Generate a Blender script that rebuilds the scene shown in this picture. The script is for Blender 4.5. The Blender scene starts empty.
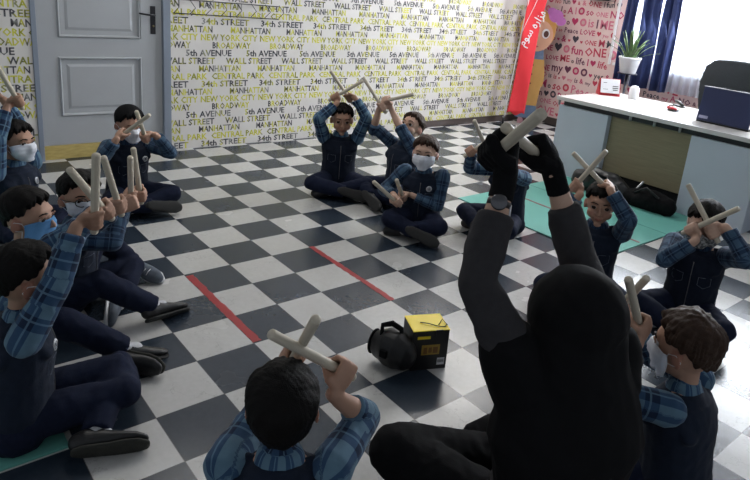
import bpy, bmesh, math, random
import numpy as np
from mathutils import Vector, Matrix
from mathutils.bvhtree import BVHTree
random.seed(7); rng=np.random.default_rng(7)
C=bpy.context.scene.collection
T=0.25                                  # one floor tile is 0.25 m
def V3(*a): return Vector(a)
# ------------------------------------------------------------------ materials
def new_mat(name):
    m=bpy.data.materials.new(name); m.use_nodes=True
    return m,m.node_tree,m.node_tree.nodes['Principled BSDF']
def setp(b,**k):
    for n,v in k.items():
        n={'rough':'Roughness','metal':'Metallic','spec':'Specular IOR Level','coat':'Coat Weight','sheen':'Sheen Weight','trans':'Transmission Weight'}[n]
        b.inputs[n].default_value=v
def N(nt,t,**k):
    n=nt.nodes.new(t)
    for a,v in k.items(): setattr(n,a,v)
    return n
def math_(nt,op,a,b=None,c=None):
    n=N(nt,'ShaderNodeMath',operation=op)
    for i,x in enumerate((a,b,c)):
        if x is None: continue
        if isinstance(x,(int,float)): n.inputs[i].default_value=x
        else: nt.links.new(x,n.inputs[i])
    return n.outputs[0]
def mixc(nt,fac,a,b):
    n=N(nt,'ShaderNodeMix',data_type='RGBA')
    for i,x in ((0,fac),(6,a),(7,b)):
        if isinstance(x,(int,float)): n.inputs[i].default_value=x
        elif isinstance(x,tuple): n.inputs[i].default_value=(*x[:3],1)
        else: nt.links.new(x,n.inputs[i])
    return n.outputs[2]
def noise(nt,scale,detail=3,vec=None,rough=.5):
    n=N(nt,'ShaderNodeTexNoise'); n.inputs['Scale'].default_value=scale; n.inputs['Detail'].default_value=detail; n.inputs['Roughness'].default_value=rough
    if vec is None: vec=N(nt,'ShaderNodeTexCoord').outputs['Object']
    nt.links.new(vec,n.inputs['Vector']); return n.outputs[0]
def bump(nt,b,h,strength=.3,dist=.01):
    n=N(nt,'ShaderNodeBump'); n.inputs['Strength'].default_value=strength; n.inputs['Distance'].default_value=dist
    nt.links.new(h,n.inputs['Height']); nt.links.new(n.outputs[0],b.inputs['Normal'])
_mc={}
def plain(name,col,rough=.5,var=.12,scale=30,metal=0,bmp=0,spec=.5,sheen=0,coat=0):
    if name in _mc: return _mc[name]
    m,nt,b=new_mat(name); setp(b,rough=rough,metal=metal,spec=spec,sheen=sheen,coat=coat)
    f=noise(nt,scale)
    nt.links.new(mixc(nt,f,tuple(c*(1-var) for c in col),tuple(min(1,c*(1+var)) for c in col)),b.inputs['Base Color'])
    if bmp: bump(nt,b,noise(nt,scale*6,4),bmp,.004)
    _mc[name]=m; return m
def sq(nt,x,period,duty,phase=0.):
    f=math_(nt,'FRACT',math_(nt,'ADD',math_(nt,'DIVIDE',x,period),phase+100.))
    return math_(nt,'LESS_THAN',f,duty)
def plaid_mat(name,dark,mid,light,per=.05):
    m,nt,b=new_mat(name); setp(b,rough=.85,spec=.2,sheen=.1)
    at=N(nt,'ShaderNodeAttribute',attribute_name='limb'); s=N(nt,'ShaderNodeSeparateXYZ'); nt.links.new(at.outputs['Vector'],s.inputs[0])
    x,y=s.outputs[0],s.outputs[1]
    a=sq(nt,x,per,.5); c=sq(nt,y,per,.5)
    lvl=math_(nt,'MULTIPLY',math_(nt,'ADD',a,c),.5)
    r=N(nt,'ShaderNodeValToRGB'); r.color_ramp.interpolation='CONSTANT'; e=r.color_ramp.elements
    e[0].position=0; e[0].color=(*dark,1); e[1].position=.3; e[1].color=(*mid,1); q=e.new(.8); q.color=(*light,1)
    nt.links.new(lvl,r.inputs[0])
    ln=math_(nt,'MAXIMUM',sq(nt,x,per,.07,.22),sq(nt,y,per,.07,.22))
    col=mixc(nt,math_(nt,'MULTIPLY',ln,.45),r.outputs[0],tuple(min(1,v*1.6+.02) for v in light))
    col=mixc(nt,math_(nt,'MULTIPLY',noise(nt,25),.45),col,dark)
    nt.links.new(col,b.inputs['Base Color']); bump(nt,b,noise(nt,60,4),.25,.004); return m
def skin_mat(name,col):
    m,nt,b=new_mat(name); setp(b,rough=.55,spec=.35); b.inputs['Subsurface Weight'].default_value=.0
    at=N(nt,'ShaderNodeAttribute',attribute_name='tint')
    f=noise(nt,18)
    base=mixc(nt,f,tuple(c*.88 for c in col),tuple(min(1,c*1.1) for c in col))
    nt.links.new(mixc(nt,at.outputs['Fac'],base,(col[0]*.75,col[1]*.42,col[2]*.42)),b.inputs['Base Color']); return m
def attr_mat(name,rough=.6,attr='col'):
    m,nt,b=new_mat(name); setp(b,rough=rough,spec=.3)
    at=N(nt,'ShaderNodeAttribute',attribute_name=attr); nt.links.new(at.outputs['Color'],b.inputs['Base Color']); return m
# ------------------------------------------------------------------ objects
def link(name,me,parent=None,mats=()):
    o=bpy.data.objects.new(name,me); C.objects.link(o)
    for m in mats:
        if m is not None: me.materials.append(m)
    if parent is not None: o.parent=parent
    return o
def tag(o,label=None,cat=None,group=None,kind=None):
    if label: o['label']=label
    if cat: o['category']=cat
    if group: o['group']=group
    if kind: o['kind']=kind
    return o
def empty(name,loc=(0,0,0),rz=0):
    o=bpy.data.objects.new(name,None); C.objects.link(o); o.location=loc; o.rotation_euler=(0,0,rz); o.empty_display_size=.05; return o
def mesh_from(v,f,smooth=False):
    me=bpy.data.meshes.new('m'); me.from_pydata([tuple(x) for x in v],[],f); me.update()
    if smooth: me.polygons.foreach_set('use_smooth',[True]*len(me.polygons))
    return me
class MB:
    """collects shapes in one bmesh"""
    def __init__(s): s.bm=bmesh.new(); s.mi=0
    def add(s,vs,fs,smooth=False):
        v=[s.bm.verts.new(x) for x in vs]
        for f in fs:
            try: q=s.bm.faces.new([v[i] for i in f]); q.material_index=s.mi; q.smooth=smooth
            except ValueError: pass
        return v
    def box(s,lo,hi,bev=0,M=None,seg=2):
        b=bmesh.new(); bmesh.ops.create_cube(b,size=1)
        for v in b.verts: v.co=Vector([lo[i]+(v.co[i]+.5)*(hi[i]-lo[i]) for i in range(3)])
        if bev: bmesh.ops.bevel(b,geom=b.edges[:],offset=bev,segments=seg,affect='EDGES',profile=.6)
        b.verts.index_update(); vs=[(M@v.co if M else v.co.copy()) for v in b.verts]; fs=[[v.index for v in f.verts] for f in b.faces]; b.free()
        s.add(vs,fs); return s
    def tube(s,pts,r,n=10,closed=False,cap=True,ref=None,smooth=True):
        pts=[Vector(p) for p in pts]; rr=r if isinstance(r,(list,tuple)) else [r]*len(pts)
        vs=[];fs=[];up=None
        for i,p in enumerate(pts):
            t=(pts[min(i+1,len(pts)-1)]-pts[max(i-1,0)]).normalized()
            if up is None: up=Vector(ref) if ref else (Vector((0,0,1)) if abs(t.z)<.9 else Vector((1,0,0)))
            up=(up-t*up.dot(t)).normalized(); w=t.cross(up)
            ra,rb=(rr[i] if isinstance(rr[i],(tuple,list)) else (rr[i],rr[i]))
            for k in range(n):
                a=2*math.pi*k/n; vs.append(p+up*(ra*math.cos(a))+w*(rb*math.sin(a)))
        m=len(pts)
        for i in range(m-1):
            for k in range(n): fs.append((i*n+k,i*n+(k+1)%n,(i+1)*n+(k+1)%n,(i+1)*n+k))
        if cap: fs.append(tuple(range(n))[::-1]); fs.append(tuple((m-1)*n+k for k in range(n)))
        s.add(vs,fs,smooth); return s
    def lathe(s,prof,n=24,M=None,smooth=True):
        vs=[];fs=[]
        for (r,z) in prof:
            for k in range(n):
                a=2*math.pi*k/n; p=Vector((r*math.cos(a),r*math.sin(a),z)); vs.append(M@p if M else p)
        m=len(prof)
        for i in range(m-1):
            for k in range(n): fs.append((i*n+k,i*n+(k+1)%n,(i+1)*n+(k+1)%n,(i+1)*n+k))
        fs.append(tuple(range(n))[::-1]); fs.append(tuple((m-1)*n+k for k in range(n)))
        s.add(vs,fs,smooth); return s
    def prism(s,poly,h0,h1,M=None):
        n=len(poly); vs=[Vector((x,y,h0)) for x,y in poly]+[Vector((x,y,h1)) for x,y in poly]
        if M: vs=[M@v for v in vs]
        fs=[tuple(range(n))[::-1],tuple(range(n,2*n))]+[(i,(i+1)%n,n+(i+1)%n,n+i) for i in range(n)]
        s.add(vs,fs); return s
    def build(s,name,mats,parent=None,loc=None):
        bmesh.ops.recalc_face_normals(s.bm,faces=s.bm.faces[:])
        me=bpy.data.meshes.new(name); s.bm.to_mesh(me); s.bm.free()
        if not isinstance(mats,(list,tuple)): mats=[mats]
        o=link(name,me,parent,mats)
        if loc: o.location=loc
        return o
def evaluate(o):
    dg=bpy.context.evaluated_depsgraph_get(); return bpy.data.meshes.new_from_object(o.evaluated_get(dg))
def vnoise(co,scale,seed,n=6):
    r=np.random.default_rng(seed); out=np.zeros(len(co))
    for i in range(n):
        k=r.normal(size=3)*scale; k2=r.normal(size=3)*scale*.6
        out+=np.sin(co@k+r.uniform(0,6.28)+1.3*np.sin(co@k2+r.uniform(0,6.28)))
    return out/n
class Vol:
    """closed shapes fused into one continuous surface (voxel union), remembering the limb each surface point belongs to"""
    def __init__(s): s.V=[];s.F=[];s.seg=[]
    def _add(s,vs,fs):
        o=len(s.V); s.V+=[tuple(v) for v in vs]; s.F+=[tuple(o+i for i in f) for f in fs]
    def loft(s,pts,rad,ref,rnd=(True,True),n=20,track=True):
        pts=[Vector(p) for p in pts]; rad=[(r,r) if not isinstance(r,(tuple,list)) else r for r in rad]
        P=list(pts);Rr=list(rad)
        if rnd[0]:
            t=(pts[0]-pts[1]).normalized(); h=min(rad[0])
            for a in (30,60,82): P.insert(0,pts[0]+t*h*math.sin(math.radians(a))); c=math.cos(math.radians(a)); Rr.insert(0,(rad[0][0]*c,rad[0][1]*c))
        if rnd[1]:
            t=(pts[-1]-pts[-2]).normalized(); h=min(rad[-1])
            for a in (30,60,82): P.append(pts[-1]+t*h*math.sin(math.radians(a))); c=math.cos(math.radians(a)); Rr.append((rad[-1][0]*c,rad[-1][1]*c))
        vs=[];fs=[]; ref=Vector(ref)
        for i,p in enumerate(P):
            t=(P[min(i+1,len(P)-1)]-P[max(i-1,0)]).normalized()
            u=ref-t*ref.dot(t)
            if u.length<1e-3: u=t.orthogonal()
            u.normalize(); w=t.cross(u)
            for k in range(n):
                a=2*math.pi*k/n; vs.append(p+u*(Rr[i][0]*math.cos(a))+w*(Rr[i][1]*math.sin(a)))
        m=len(P)
        for i in range(m-1):
            for k in range(n): fs.append((i*n+k,i*n+(k+1)%n,(i+1)*n+(k+1)%n,(i+1)*n+k))
        fs.append(tuple(range(n))[::-1]); fs.append(tuple((m-1)*n+k for k in range(n)))
        s._add(vs,fs)
        if track:
            L=0
            for a,b,ra,rb in zip(pts,pts[1:],rad,rad[1:]):
                s.seg.append((a,b,(max(ra)+max(rb))/2,ref,L)); L+=(b-a).length
        return s
    def ell(s,c,r,M=None,n=16):
        c=Vector(c);vs=[];fs=[]
        for i in range(1,n):
            th=math.pi*i/n
            for k in range(n):
                a=2*math.pi*k/n; p=Vector((r[0]*math.sin(th)*math.cos(a),r[1]*math.sin(th)*math.sin(a),r[2]*math.cos(th))); vs.append(c+(M@p if M else p))
        for i in range(n-2):
            for k in range(n): fs.append((i*n+k,(i+1)*n+k,(i+1)*n+(k+1)%n,i*n+(k+1)%n))
        fs.append(tuple(range(n))); fs.append(tuple((n-2)*n+k for k in range(n))[::-1])
        s._add(vs,fs); return s
    def build(s,name,mat,parent=None,voxel=.006,smooth=3,wr=0,wscale=40,seed=1,origin=None,attr=True,fac=.5):
        me=mesh_from(s.V,s.F); t=bpy.data.objects.new('t',me); C.objects.link(t)
        md=t.modifiers.new('r','REMESH'); md.mode='VOXEL'; md.voxel_size=voxel
        if smooth: sm=t.modifiers.new('s','SMOOTH'); sm.factor=fac; sm.iterations=smooth
        m2=evaluate(t); bpy.data.objects.remove(t); bpy.data.meshes.remove(me)
        n=len(m2.vertices); co=np.empty(n*3); m2.vertices.foreach_get('co',co); co=co.reshape(-1,3)
        if wr:
            nr=np.empty(n*3); m2.vertices.foreach_get('normal',nr); nr=nr.reshape(-1,3)
            w=vnoise(co,wscale,seed)+.5*vnoise(co,wscale*2.2,seed+1)
            w=1-np.abs(w)*2.2
            co=co+nr*(w*wr)[:,None]
        if attr and s.seg:
            best=np.full(n,1e9); lim=np.zeros((n,3))
            for a,b,r,ref,L in s.seg:
                a=np.array(a);d=np.array(b)-a;l=np.linalg.norm(d)
                if l<1e-6: continue
                d/=l; t=np.clip((co-a)@d,0,l); q=co-(a+t[:,None]*d); ds=np.linalg.norm(q,axis=1)-r
                u=np.array(ref)-d*(np.array(ref)@d); u/=np.linalg.norm(u)+1e-9; w2=np.cross(d,u)
                k=ds<best; best[k]=ds[k]
                lim[k,0]=L+t[k]; lim[k,1]=np.arctan2(q[k]@w2,q[k]@u)*r; lim[k,2]=0
            at=m2.attributes.new('limb','FLOAT_VECTOR','POINT'); at.data.foreach_set('vector',lim.reshape(-1).astype(np.float32))
        if origin is not None: co=co-np.array(origin)
        m2.vertices.foreach_set('co',co.reshape(-1)); m2.polygons.foreach_set('use_smooth',[True]*len(m2.polygons)); m2.update()
        o=link(name,m2,parent,[mat]); return o,co
# ------------------------------------------------------------------ people
SK1=skin_mat('skin_warm',(.46,.27,.19)); SK2=skin_mat('skin_fair',(.56,.36,.27)); SK3=skin_mat('skin_tan',(.38,.22,.15))
PLAID=plaid_mat('blue_plaid_cotton',(.010,.022,.055),(.035,.085,.165),(.13,.23,.31),.085)
PLAID2=plaid_mat('blue_small_plaid_cotton',(.009,.018,.045),(.024,.054,.105),(.07,.13,.20),.06)
VEST=plain('navy_denim',(.010,.016,.032),.85,.3,40,bmp=.3,spec=.2,sheen=.05)
VEST2=plain('dark_navy_denim',(.009,.013,.026),.85,.3,40,bmp=.3,spec=.2)
JEAN=plain('navy_trouser_cloth',(.008,.012,.031),.9,.3,50,bmp=.25,spec=.2)
BLACKCL=plain('black_cloth',(.007,.007,.008),.92,.25,40,bmp=.25,spec=.15)
COAT=plain('charcoal_coat_cloth',(.040,.038,.041),.9,.2,60,bmp=.25,spec=.2)
HIJAB=plain('black_scarf_cloth',(.0035,.0035,.0045),.85,.3,30,bmp=.1,spec=.2)
GLOVE=plain('black_knit_glove',(.006,.006,.007),.95,.2,200,bmp=.3,spec=.15)
HAIRB=plain('black_hair',(.0042,.0032,.003),.65,.4,70,bmp=.5,spec=.16)
HAIRN=plain('brown_hair',(.038,.019,.011),.6,.4,70,bmp=.5,spec=.25)
SOLE=plain('dark_rubber_sole',(.02,.02,.02),.8,.2,60,bmp=.2)
SOLEB=plain('olive_black_rubber_sole',(.03,.03,.024),.8,.3,60,bmp=.3)
SHOEB=plain('black_shoe',(.010,.010,.011),.45,.2,30)
SHOEG=plain('grey_sneaker_fabric',(.10,.12,.15),.8,.3,40,bmp=.3)
WHITE=plain('white_plastic',(.72,.72,.74),.45,.05)
SOCK=plain('white_sock',(.5,.5,.52),.9,.1,60,bmp=.2)
MASKW=plain('white_mask_fabric',(.66,.68,.74),.9,.06,40)
MASKB=plain('blue_mask_fabric',(.10,.27,.52),.9,.10,40)
MASKP=None
EYEW=plain('eye_white',(.6,.58,.56),.3,.03); IRIS=plain('brown_iris',(.03,.015,.008),.25,.2); WOOD=None
def wood_stick():
    m,nt,b=new_mat('pale_beech_wood'); setp(b,rough=.55,spec=.35)
    at=N(nt,'ShaderNodeTexCoord'); mp=N(nt,'ShaderNodeMapping'); mp.inputs['Scale'].default_value=(60,60,5); nt.links.new(at.outputs['Object'],mp.inputs['Vector'])
    n=noise(nt,1.5,5,mp.outputs[0]); nt.links.new(mixc(nt,n,(.42,.36,.27),(.70,.64,.53)),b.inputs['Base Color']); return m
WOOD=wood_stick()
def mask_pattern():
    m,nt,b=new_mat('grey_patterned_mask_fabric'); setp(b,rough=.9)
    n=noise(nt,70,2); r=N(nt,'ShaderNodeValToRGB'); r.color_ramp.interpolation='CONSTANT'; e=r.color_ramp.elements
    e[0].color=(.13,.14,.15,1); e[1].position=.54; e[1].color=(.50,.50,.50,1); q=e.new(.46); q.color=(.30,.29,.26,1)
    nt.links.new(n,r.inputs[0]); nt.links.new(r.outputs[0],b.inputs['Base Color']); return m
MASKP=mask_pattern()
def frame(a,u):
    a=a.normalized(); u=(u-a*u.dot(a)).normalized(); return a,u
def ik(S,W,l1,l2,pole):
    d=W-S; L=min(d.length,(l1+l2)*.995); W=S+d.normalized()*L; d=d.normalized()
    c=(l1*l1+L*L-l2*l2)/(2*l1*L); c=max(-1,min(1,c)); h=l1*math.sqrt(max(0,1-c*c))
    p=(pole-d*pole.dot(d)).normalized()
    return S+d*(l1*c)+p*h,W
def hand(vol,G,a,u,n,rs,s,side_thumb=1,fat=0.):
    """palm, four fingers of unequal length closed round a rod along a, thumb on its side"""
    rf=.0078*s+fat; rho=rs+rf*.95
    pc=G-n*(rs+.011*s)-u*.012*s
    # palm: rounded slab
    ends=[pc-u*.034*s, pc-u*.012*s, pc+u*.012*s, pc+u*.028*s]
    vol.loft(ends,[(.021*s+fat,.013*s+fat),(.029*s+fat,.0145*s+fat),(.032*s+fat,.0135*s+fat),(.031*s+fat,.010*s+fat)],a,n=16)
    for k,(off,le) in enumerate(((.0245,1.0),(.0085,1.1),(-.0078,1.03),(-.023,.85))):
        o=a*(off*s*side_thumb)
        kn=pc+u*.028*s+o*.96
        pts=[kn-u*.01*s,kn+u*(.010*s*le)]
        for th in (62,20,-28,-80,-118*le):
            t=math.radians(-th+0); 
            pts.append(G+o+u*(rho*math.sin(math.radians(th+0)))+n*(rho*math.cos(math.radians(th))))
        # drop the first wrap point onto the outside of the knuckle bend
        pts[2]=G+o+u*(rho*1.28*le)+n*(rho*.15)
        vol.loft(pts,[rf*1.12,rf*1.08,rf*1.02,rf,rf*.97,rf*.93,rf*.86],a,n=10,track=False)
    o=a*(side_thumb)
    b0=pc-u*.024*s+o*.014*s
    tp=[b0,b0+o*.016*s+n*.008*s+u*.006*s,G+o*.030*s-u*.004*s+n*(rho*.1)-u*rho*.9,G+o*.037*s+n*(rho*.75)-u*rho*.45,G+o*.036*s+n*(rho*1.15)+u*.006*s]
    vol.loft(tp,[.0125*s+fat,.0125*s+fat,.0100*s+fat,.0090*s+fat,.0078*s+fat],a,n=10,track=False)
def build_stick(G,Tp,rs,L,label,group='wooden rhythm sticks held up by the class'):
    a=(Tp-G).normalized(); mid=G+a*(L/2-.055)
    prof=[(rs*.82,-L/2),(rs*.97,-L/2+.003),(rs,-L/2+.008),(rs*1.0,0),(rs,L/2-.008),(rs*.97,L/2-.003),(rs*.82,L/2)]
    o=MB().lathe(prof,20).build('rhythm_stick',WOOD)
    o.location=mid; o.rotation_mode='QUATERNION'; o.rotation_quaternion=a.to_track_quat('Z','Y'); tag(o,label,'wooden stick',group); return o
def surf_r(bvh,o,d):
    h=bvh.ray_cast(o,d); return h
def person(name,sp):
    s=sp['sc']; hs=sp.get('hs',1.0); adult=sp.get('adult',False)
    P=Vector(sp['P']); HC=Vector(sp['HC']); yaw=math.radians(sp['yaw'])
    f=V3(math.cos(yaw),math.sin(yaw),0); r=V3(math.sin(yaw),-math.cos(yaw),0); u=V3(0,0,1)
    Nk=Vector(sp['N'])
    by=math.radians(sp['yaw']+sp.get('hy',0))
    HM=(Matrix.Rotation(by-math.pi/2,3,'Z')@Matrix.Rotation(-math.radians(sp.get('hp',0)),3,'X')@Matrix.Rotation(math.radians(sp.get('hr',0)),3,'Y'))
    hx=lambda x,y,z: HC+HM@(V3(x,y,z)*hs)
    skin=sp.get('skin',SK1); vx=sp.get('voxel',.0048)
    hip_z=.085*s
    pel=V3(P.x,P.y,hip_z)
    L=lambda a,b,c: V3(P.x,P.y,0)+r*a*s+f*b*s+u*c*s
    up=(Nk-pel).normalized()
    sh={sd:Nk-up*(.028*s if not adult else -.012)+r*((.122 if not adult else .108)*s*k) for sd,k in (('R',1),('L',-1))}
    l1,l2=(.185*s,.17*s) if not adult else (.275,.25)
    arms={}
    for sd,k in (('R',1),('L',-1)):
        h=sp['hands'].get(sd)
        rs=sp.get('rs',.0125)
        hsz=s*.98 if not adult else 1.27
        if h and h['T'] is not None:
            G=Vector(h['G']); a=(Vector(h['T'])-G).normalized()
        else:
            G=Vector(h['G']) if h else L(.16*k,.2,.17); a=(u*.6-f*.3+r*.2*k).normalized() if h else (r*k*.9+f*.2).normalized()
        pole=r*(k*sp.get('pout',.7))-u*sp.get('pdn',.8)+f*.15
        if h and 'pole' in h: pp=h['pole']; pole=r*(k*pp[0])+f*pp[1]+u*pp[2]
        G0=G
        for it in range(2):
            E,W=ik(sh[sd],G-(G-sh[sd]).normalized()*.045*hsz,l1,l2,pole)
            for _ in range(4):
                uu=(G-E); _,uu=frame(a,uu)
                n=a.cross(uu)
                want=f*.8-u*.15 if sp.get('palm','f')=='f' else -f
                if n.dot(want)<0: n=-n
                Wt=G-uu*.058*hsz-n*(rs+.010*hsz)
                E,W=ik(sh[sd],Wt,l1,l2,pole)
            if (W-Wt).length>.004: G=G+(W-Wt)   # out of reach: the hand comes nearer the shoulder
            else: break
        # thumb towards the stick tip
        arms[sd]=dict(G=G,a=a,u=uu,n=n,E=E,W=W,rs=rs,hs=hsz,shift=(G-G0).length)
        if arms[sd]['shift']>.03: print('REACH',name,sd,round(arms[sd]['shift'],3))
    # legs
    legs=sp.get('legs') or {'L':[(-.07,.02,.09),(-.235,.21,.105),(.045,.215,.055),(.15,.235,.035)],'R':[(.07,.02,.09),(.235,.20,.105),(-.05,.285,.07),(-.165,.29,.045)]}
    kw_=sp.get('knee',.85)
    legs={k:[L(p[0]*(kw_ if not adult else 1),p[1],p[2]) for p in v] for k,v in legs.items()}
    for k,v in (sp.get('legs_w') or {}).items():
        q=[Vector(x) for x in v]; h=legs[k][0]; kn,_=ik(h,q[1],.29*s,.27*s,q[0]-(h+q[1])/2); legs[k]=[h,kn,q[1],q[2]]
    # ---- body
    B=Vol()
    ch=pel.lerp(Nk,.72)
    B.loft([pel,pel.lerp(Nk,.35),ch,Nk-up*.03*s],[(.095*s,.075*s),(.085*s,.065*s),(.10*s,.068*s),(.075*s,.045*s)],r)
    nb=Nk-up*.02*s; nt_=hx(0,-.018,-.055)
    B.loft([nb,nb.lerp(nt_,.5),nt_],[.044*s,.036*max(s*.95,1),.036*hs],r)
    for sd in 'RL':
        A=arms[sd]; 
        B.loft([sh[sd],sh[sd].lerp(A['E'],.5),A['E']],[.036*s,.033*s,.027*s],f)
        B.loft([A['E'],A['E'].lerp(A['W'],.35),A['E'].lerp(A['W'],.8),A['W']+(A['u'])*.004],[.028*s,.029*s,.0215*s,(.021*s,.019*s)],A['a'])
        hand(B,A['G'],A['a'],A['u'],A['n'],A['rs'],A['hs'],1)
        lg=legs[sd]; B.loft([lg[0],lg[1]],[.055*s,.04*s],u); B.loft([lg[1],lg[2]],[.038*s,.028*s],u); fd=(lg[3]-lg[2]).normalized(); _,fu=frame(fd,lg[1]-lg[2]); B.loft([lg[2],lg[2]-fu*.012*s+fd*.05*s,lg[2]-fu*.026*s+fd*.10*s],[.024*s,.019*s,.013*s],u)
    # head
    M=HM*1.0
    E_=lambda c,rr,Mx=None: B.ell(hx(*c),tuple(q*hs for q in rr),HM@Mx if Mx else HM)
    E_((0,-.008,.014),(.071,.086,.084)); E_((0,.010,-.028),(.059,.066,.066)); E_((0,.030,-.062),(.036,.042,.034))
    E_((0,.068,-.086),(.019,.016,.014))
    E_((.034,.045,-.035),(.028,.030,.028)); E_((-.034,.045,-.035),(.028,.030,.028))
    E_((0,.060,.022),(.047,.020,.030))                                         # brow and forehead
    B.loft([hx(0,.076,.006),hx(0,.090,-.018),hx(0,.093,-.026)],[.0055*hs,.0075*hs,.0095*hs],r,track=False)
    E_((.009,.085,-.028),(.007,.008,.006)); E_((-.009,.085,-.028),(.007,.008,.006))
    B.loft([hx(-.019,.074,-.054),hx(0,.083,-.051),hx(.019,.074,-.054)],[.0035*hs,.0055*hs,.0035*hs],u,track=False)
    B.loft([hx(-.015,.074,-.060),hx(0,.081,-.062),hx(.015,.074,-.060)],[.0035*hs,.0062*hs,.0035*hs],u,track=False)
    for k in (1,-1):
        Mx=Matrix.Rotation(math.radians(20*k),3,'Z')
        E_((.077*k,-.008,-.014),(.006,.017,.027),Mx); E_((.070*k,.002,-.014),(.008,.010,.020),Mx)
    body,co=B.build('person',skin,None,voxel=vx,smooth=2,origin=tuple(P),fac=.45)
    body.location=P
    # lip / nostril tint as a skin property
    hl=(co+np.array(P)-np.array(HC))@np.array(HM)/hs
    tint=np.zeros(len(co))
    tint=np.maximum(tint,np.exp(-((hl[:,0]/.019)**4+((hl[:,2]+.0565)/.0075)**2))*(hl[:,1]>.06))
    for k in (1,-1):
        tint=np.maximum(tint,.35*np.exp(-(((hl[:,0]-.035*k)/.02)**2+((hl[:,2]+.032)/.016)**2))*(hl[:,1]>.04))
        tint=np.maximum(tint,.5*(np.abs(hl[:,0]-.08*k)<.012)*(np.abs(hl[:,2]+.014)<.03)*(hl[:,1]<.02))
    at=body.data.attributes.new('tint','FLOAT','POINT'); at.data.foreach_set('value',tint.astype(np.float32))
    me=body.data; vs=[tuple(c+np.array(P)) for c in co]; bvh=BVHTree.FromPolygons(vs,[tuple(p.vertices) for p in me.polygons])
    def child(o): 
        o.parent=body; o.location=-P; return o      # meshes are written in world metres
    # ---- eyes and brows
    if not sp.get('noface'):
        for k in (1,-1):
            m=MB(); c=hx(.0305*k,.0675,.0035)
            fw=(HM@V3(.18*k,1,-.02)).normalized(); q=fw.to_track_quat('Z','Y').to_matrix()
            Mx=Matrix.Translation(c)@q.to_4x4()
            R_=.0125*hs; prof=[]
            for i in range(0,11):
                th=math.pi*i/10; prof.append((max(1e-5,R_*1.0*math.sin(th)),R_*math.cos(th)))
            n=18;vv=[];ff=[]
            for (rr,z) in prof:
                for j in range(n): a=2*math.pi*j/n; vv.append(Mx@V3(rr*math.cos(a)*1.12,rr*math.sin(a)*.98,z*.78))
            m.mi=1
            for i in range(10):
                m.mi=1 if i<3 else 0
                fs=[(i*n+j,i*n+(j+1)%n,(i+1)*n+(j+1)%n,(i+1)*n+j) for j in range(n)]
                used=sorted({x for g in fs for x in g}); mp={x:t for t,x in enumerate(used)}
                m.add([vv[x] for x in used],[tuple(mp[x] for x in g) for g in fs],True)
            e=m.build('eye',[EYEW,IRIS]); child(e)
            lid=Vol(); 
            lid.loft([hx(.0165*k,.0765,.0085),hx(.024*k,.0800,.0150),hx(.032*k,.0795,.0168),hx(.040*k,.0750,.0145),hx(.0465*k,.067,.007)],[.0022*hs,.003*hs,.0033*hs,.003*hs,.002*hs],r,n=8,track=False)
            lo,_=lid.build('eyelid',skin,voxel=.0012,smooth=1,attr=False); child(lo)
            bw=Vol(); bw.loft([hx(.014*k,.0800,.0245),hx(.026*k,.0805,.0290),hx(.038*k,.0750,.0295),hx(.049*k,.0660,.0225)],[.003*hs,.0033*hs,.0028*hs,.0016*hs],r,n=8,track=False)
            bo,_=bw.build('eyebrow',sp.get('hair',HAIRB),voxel=.0014,smooth=1,attr=False); child(bo)
    # ---- hair
    if not adult:
        bm=bmesh.new(); bmesh.ops.create_icosphere(bm,subdivisions=6,radius=1); me2=bpy.data.meshes.new('hair'); bm.to_mesh(me2); bm.free()
        n=len(me2.vertices); d=np.empty(n*3); me2.vertices.foreach_get('co',d); d=d.reshape(-1,3); d/=np.linalg.norm(d,axis=1)[:,None]
        sk=1/np.sqrt((d[:,0]/.0725)**2+(d[:,1]/.0885)**2+(d[:,2]/.0865)**2)
        az=np.arctan2(d[:,0],d[:,1])/math.pi; aa=np.abs(az)
        line=np.interp(aa,[0,.16,.28,.36,.46,.58,.72,1],[.53,.50,.44,.12,.02,-.12,-.58,-.74])+sp.get('fringe',0)*np.exp(-(aa/.25)**2)
        seed=sp.get('seed',1)
        line=line+.05*np.sin(az*37+seed)+.04*np.sin(az*71+seed*2)
        sgm=np.clip((d[:,2]-line)/.22,0,1); sgm=sgm*sgm*(3-2*sgm)
        # strands fall from the crown
        cr=np.array([.1*math.sin(seed),-.45,.9]); cr/=np.linalg.norm(cr); ang=np.arctan2(d@np.cross(cr,[1,0,0]),d[:,0]-cr[0]*(d@cr)); lat=np.arccos(np.clip(d@cr,-1,1))
        st=vnoise(np.stack([np.cos(ang)*1.0,np.sin(ang)*1.0,lat*.35],1),9,seed+3)+.6*np.sin(ang*47+6*np.sin(lat*3)+seed)*vnoise(d,6,seed+9)
        cl=vnoise(d,5.5,seed)+.5*vnoise(d,14,seed+5); th=sp.get('thick',.019)*(.38+.62*np.clip((d[:,2]+.05)/.55,0,1))
        t=sgm*(th+sp.get('tuft',1)*(.0026*st*np.clip(lat*2,0,1)+.0040*cl))-(1-sgm)*.012
        rr=(sk+t)*hs; top=d*rr[:,None]+np.array([0,-.008,.014])*hs
        w=top@np.array(HM).T+np.array(HC)
        me2.vertices.foreach_set('co',w.reshape(-1)); me2.polygons.foreach_set('use_smooth',[True]*len(me2.polygons)); me2.update()
        child(link('hair',me2,None,[sp.get('hair',HAIRB)]))
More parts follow.
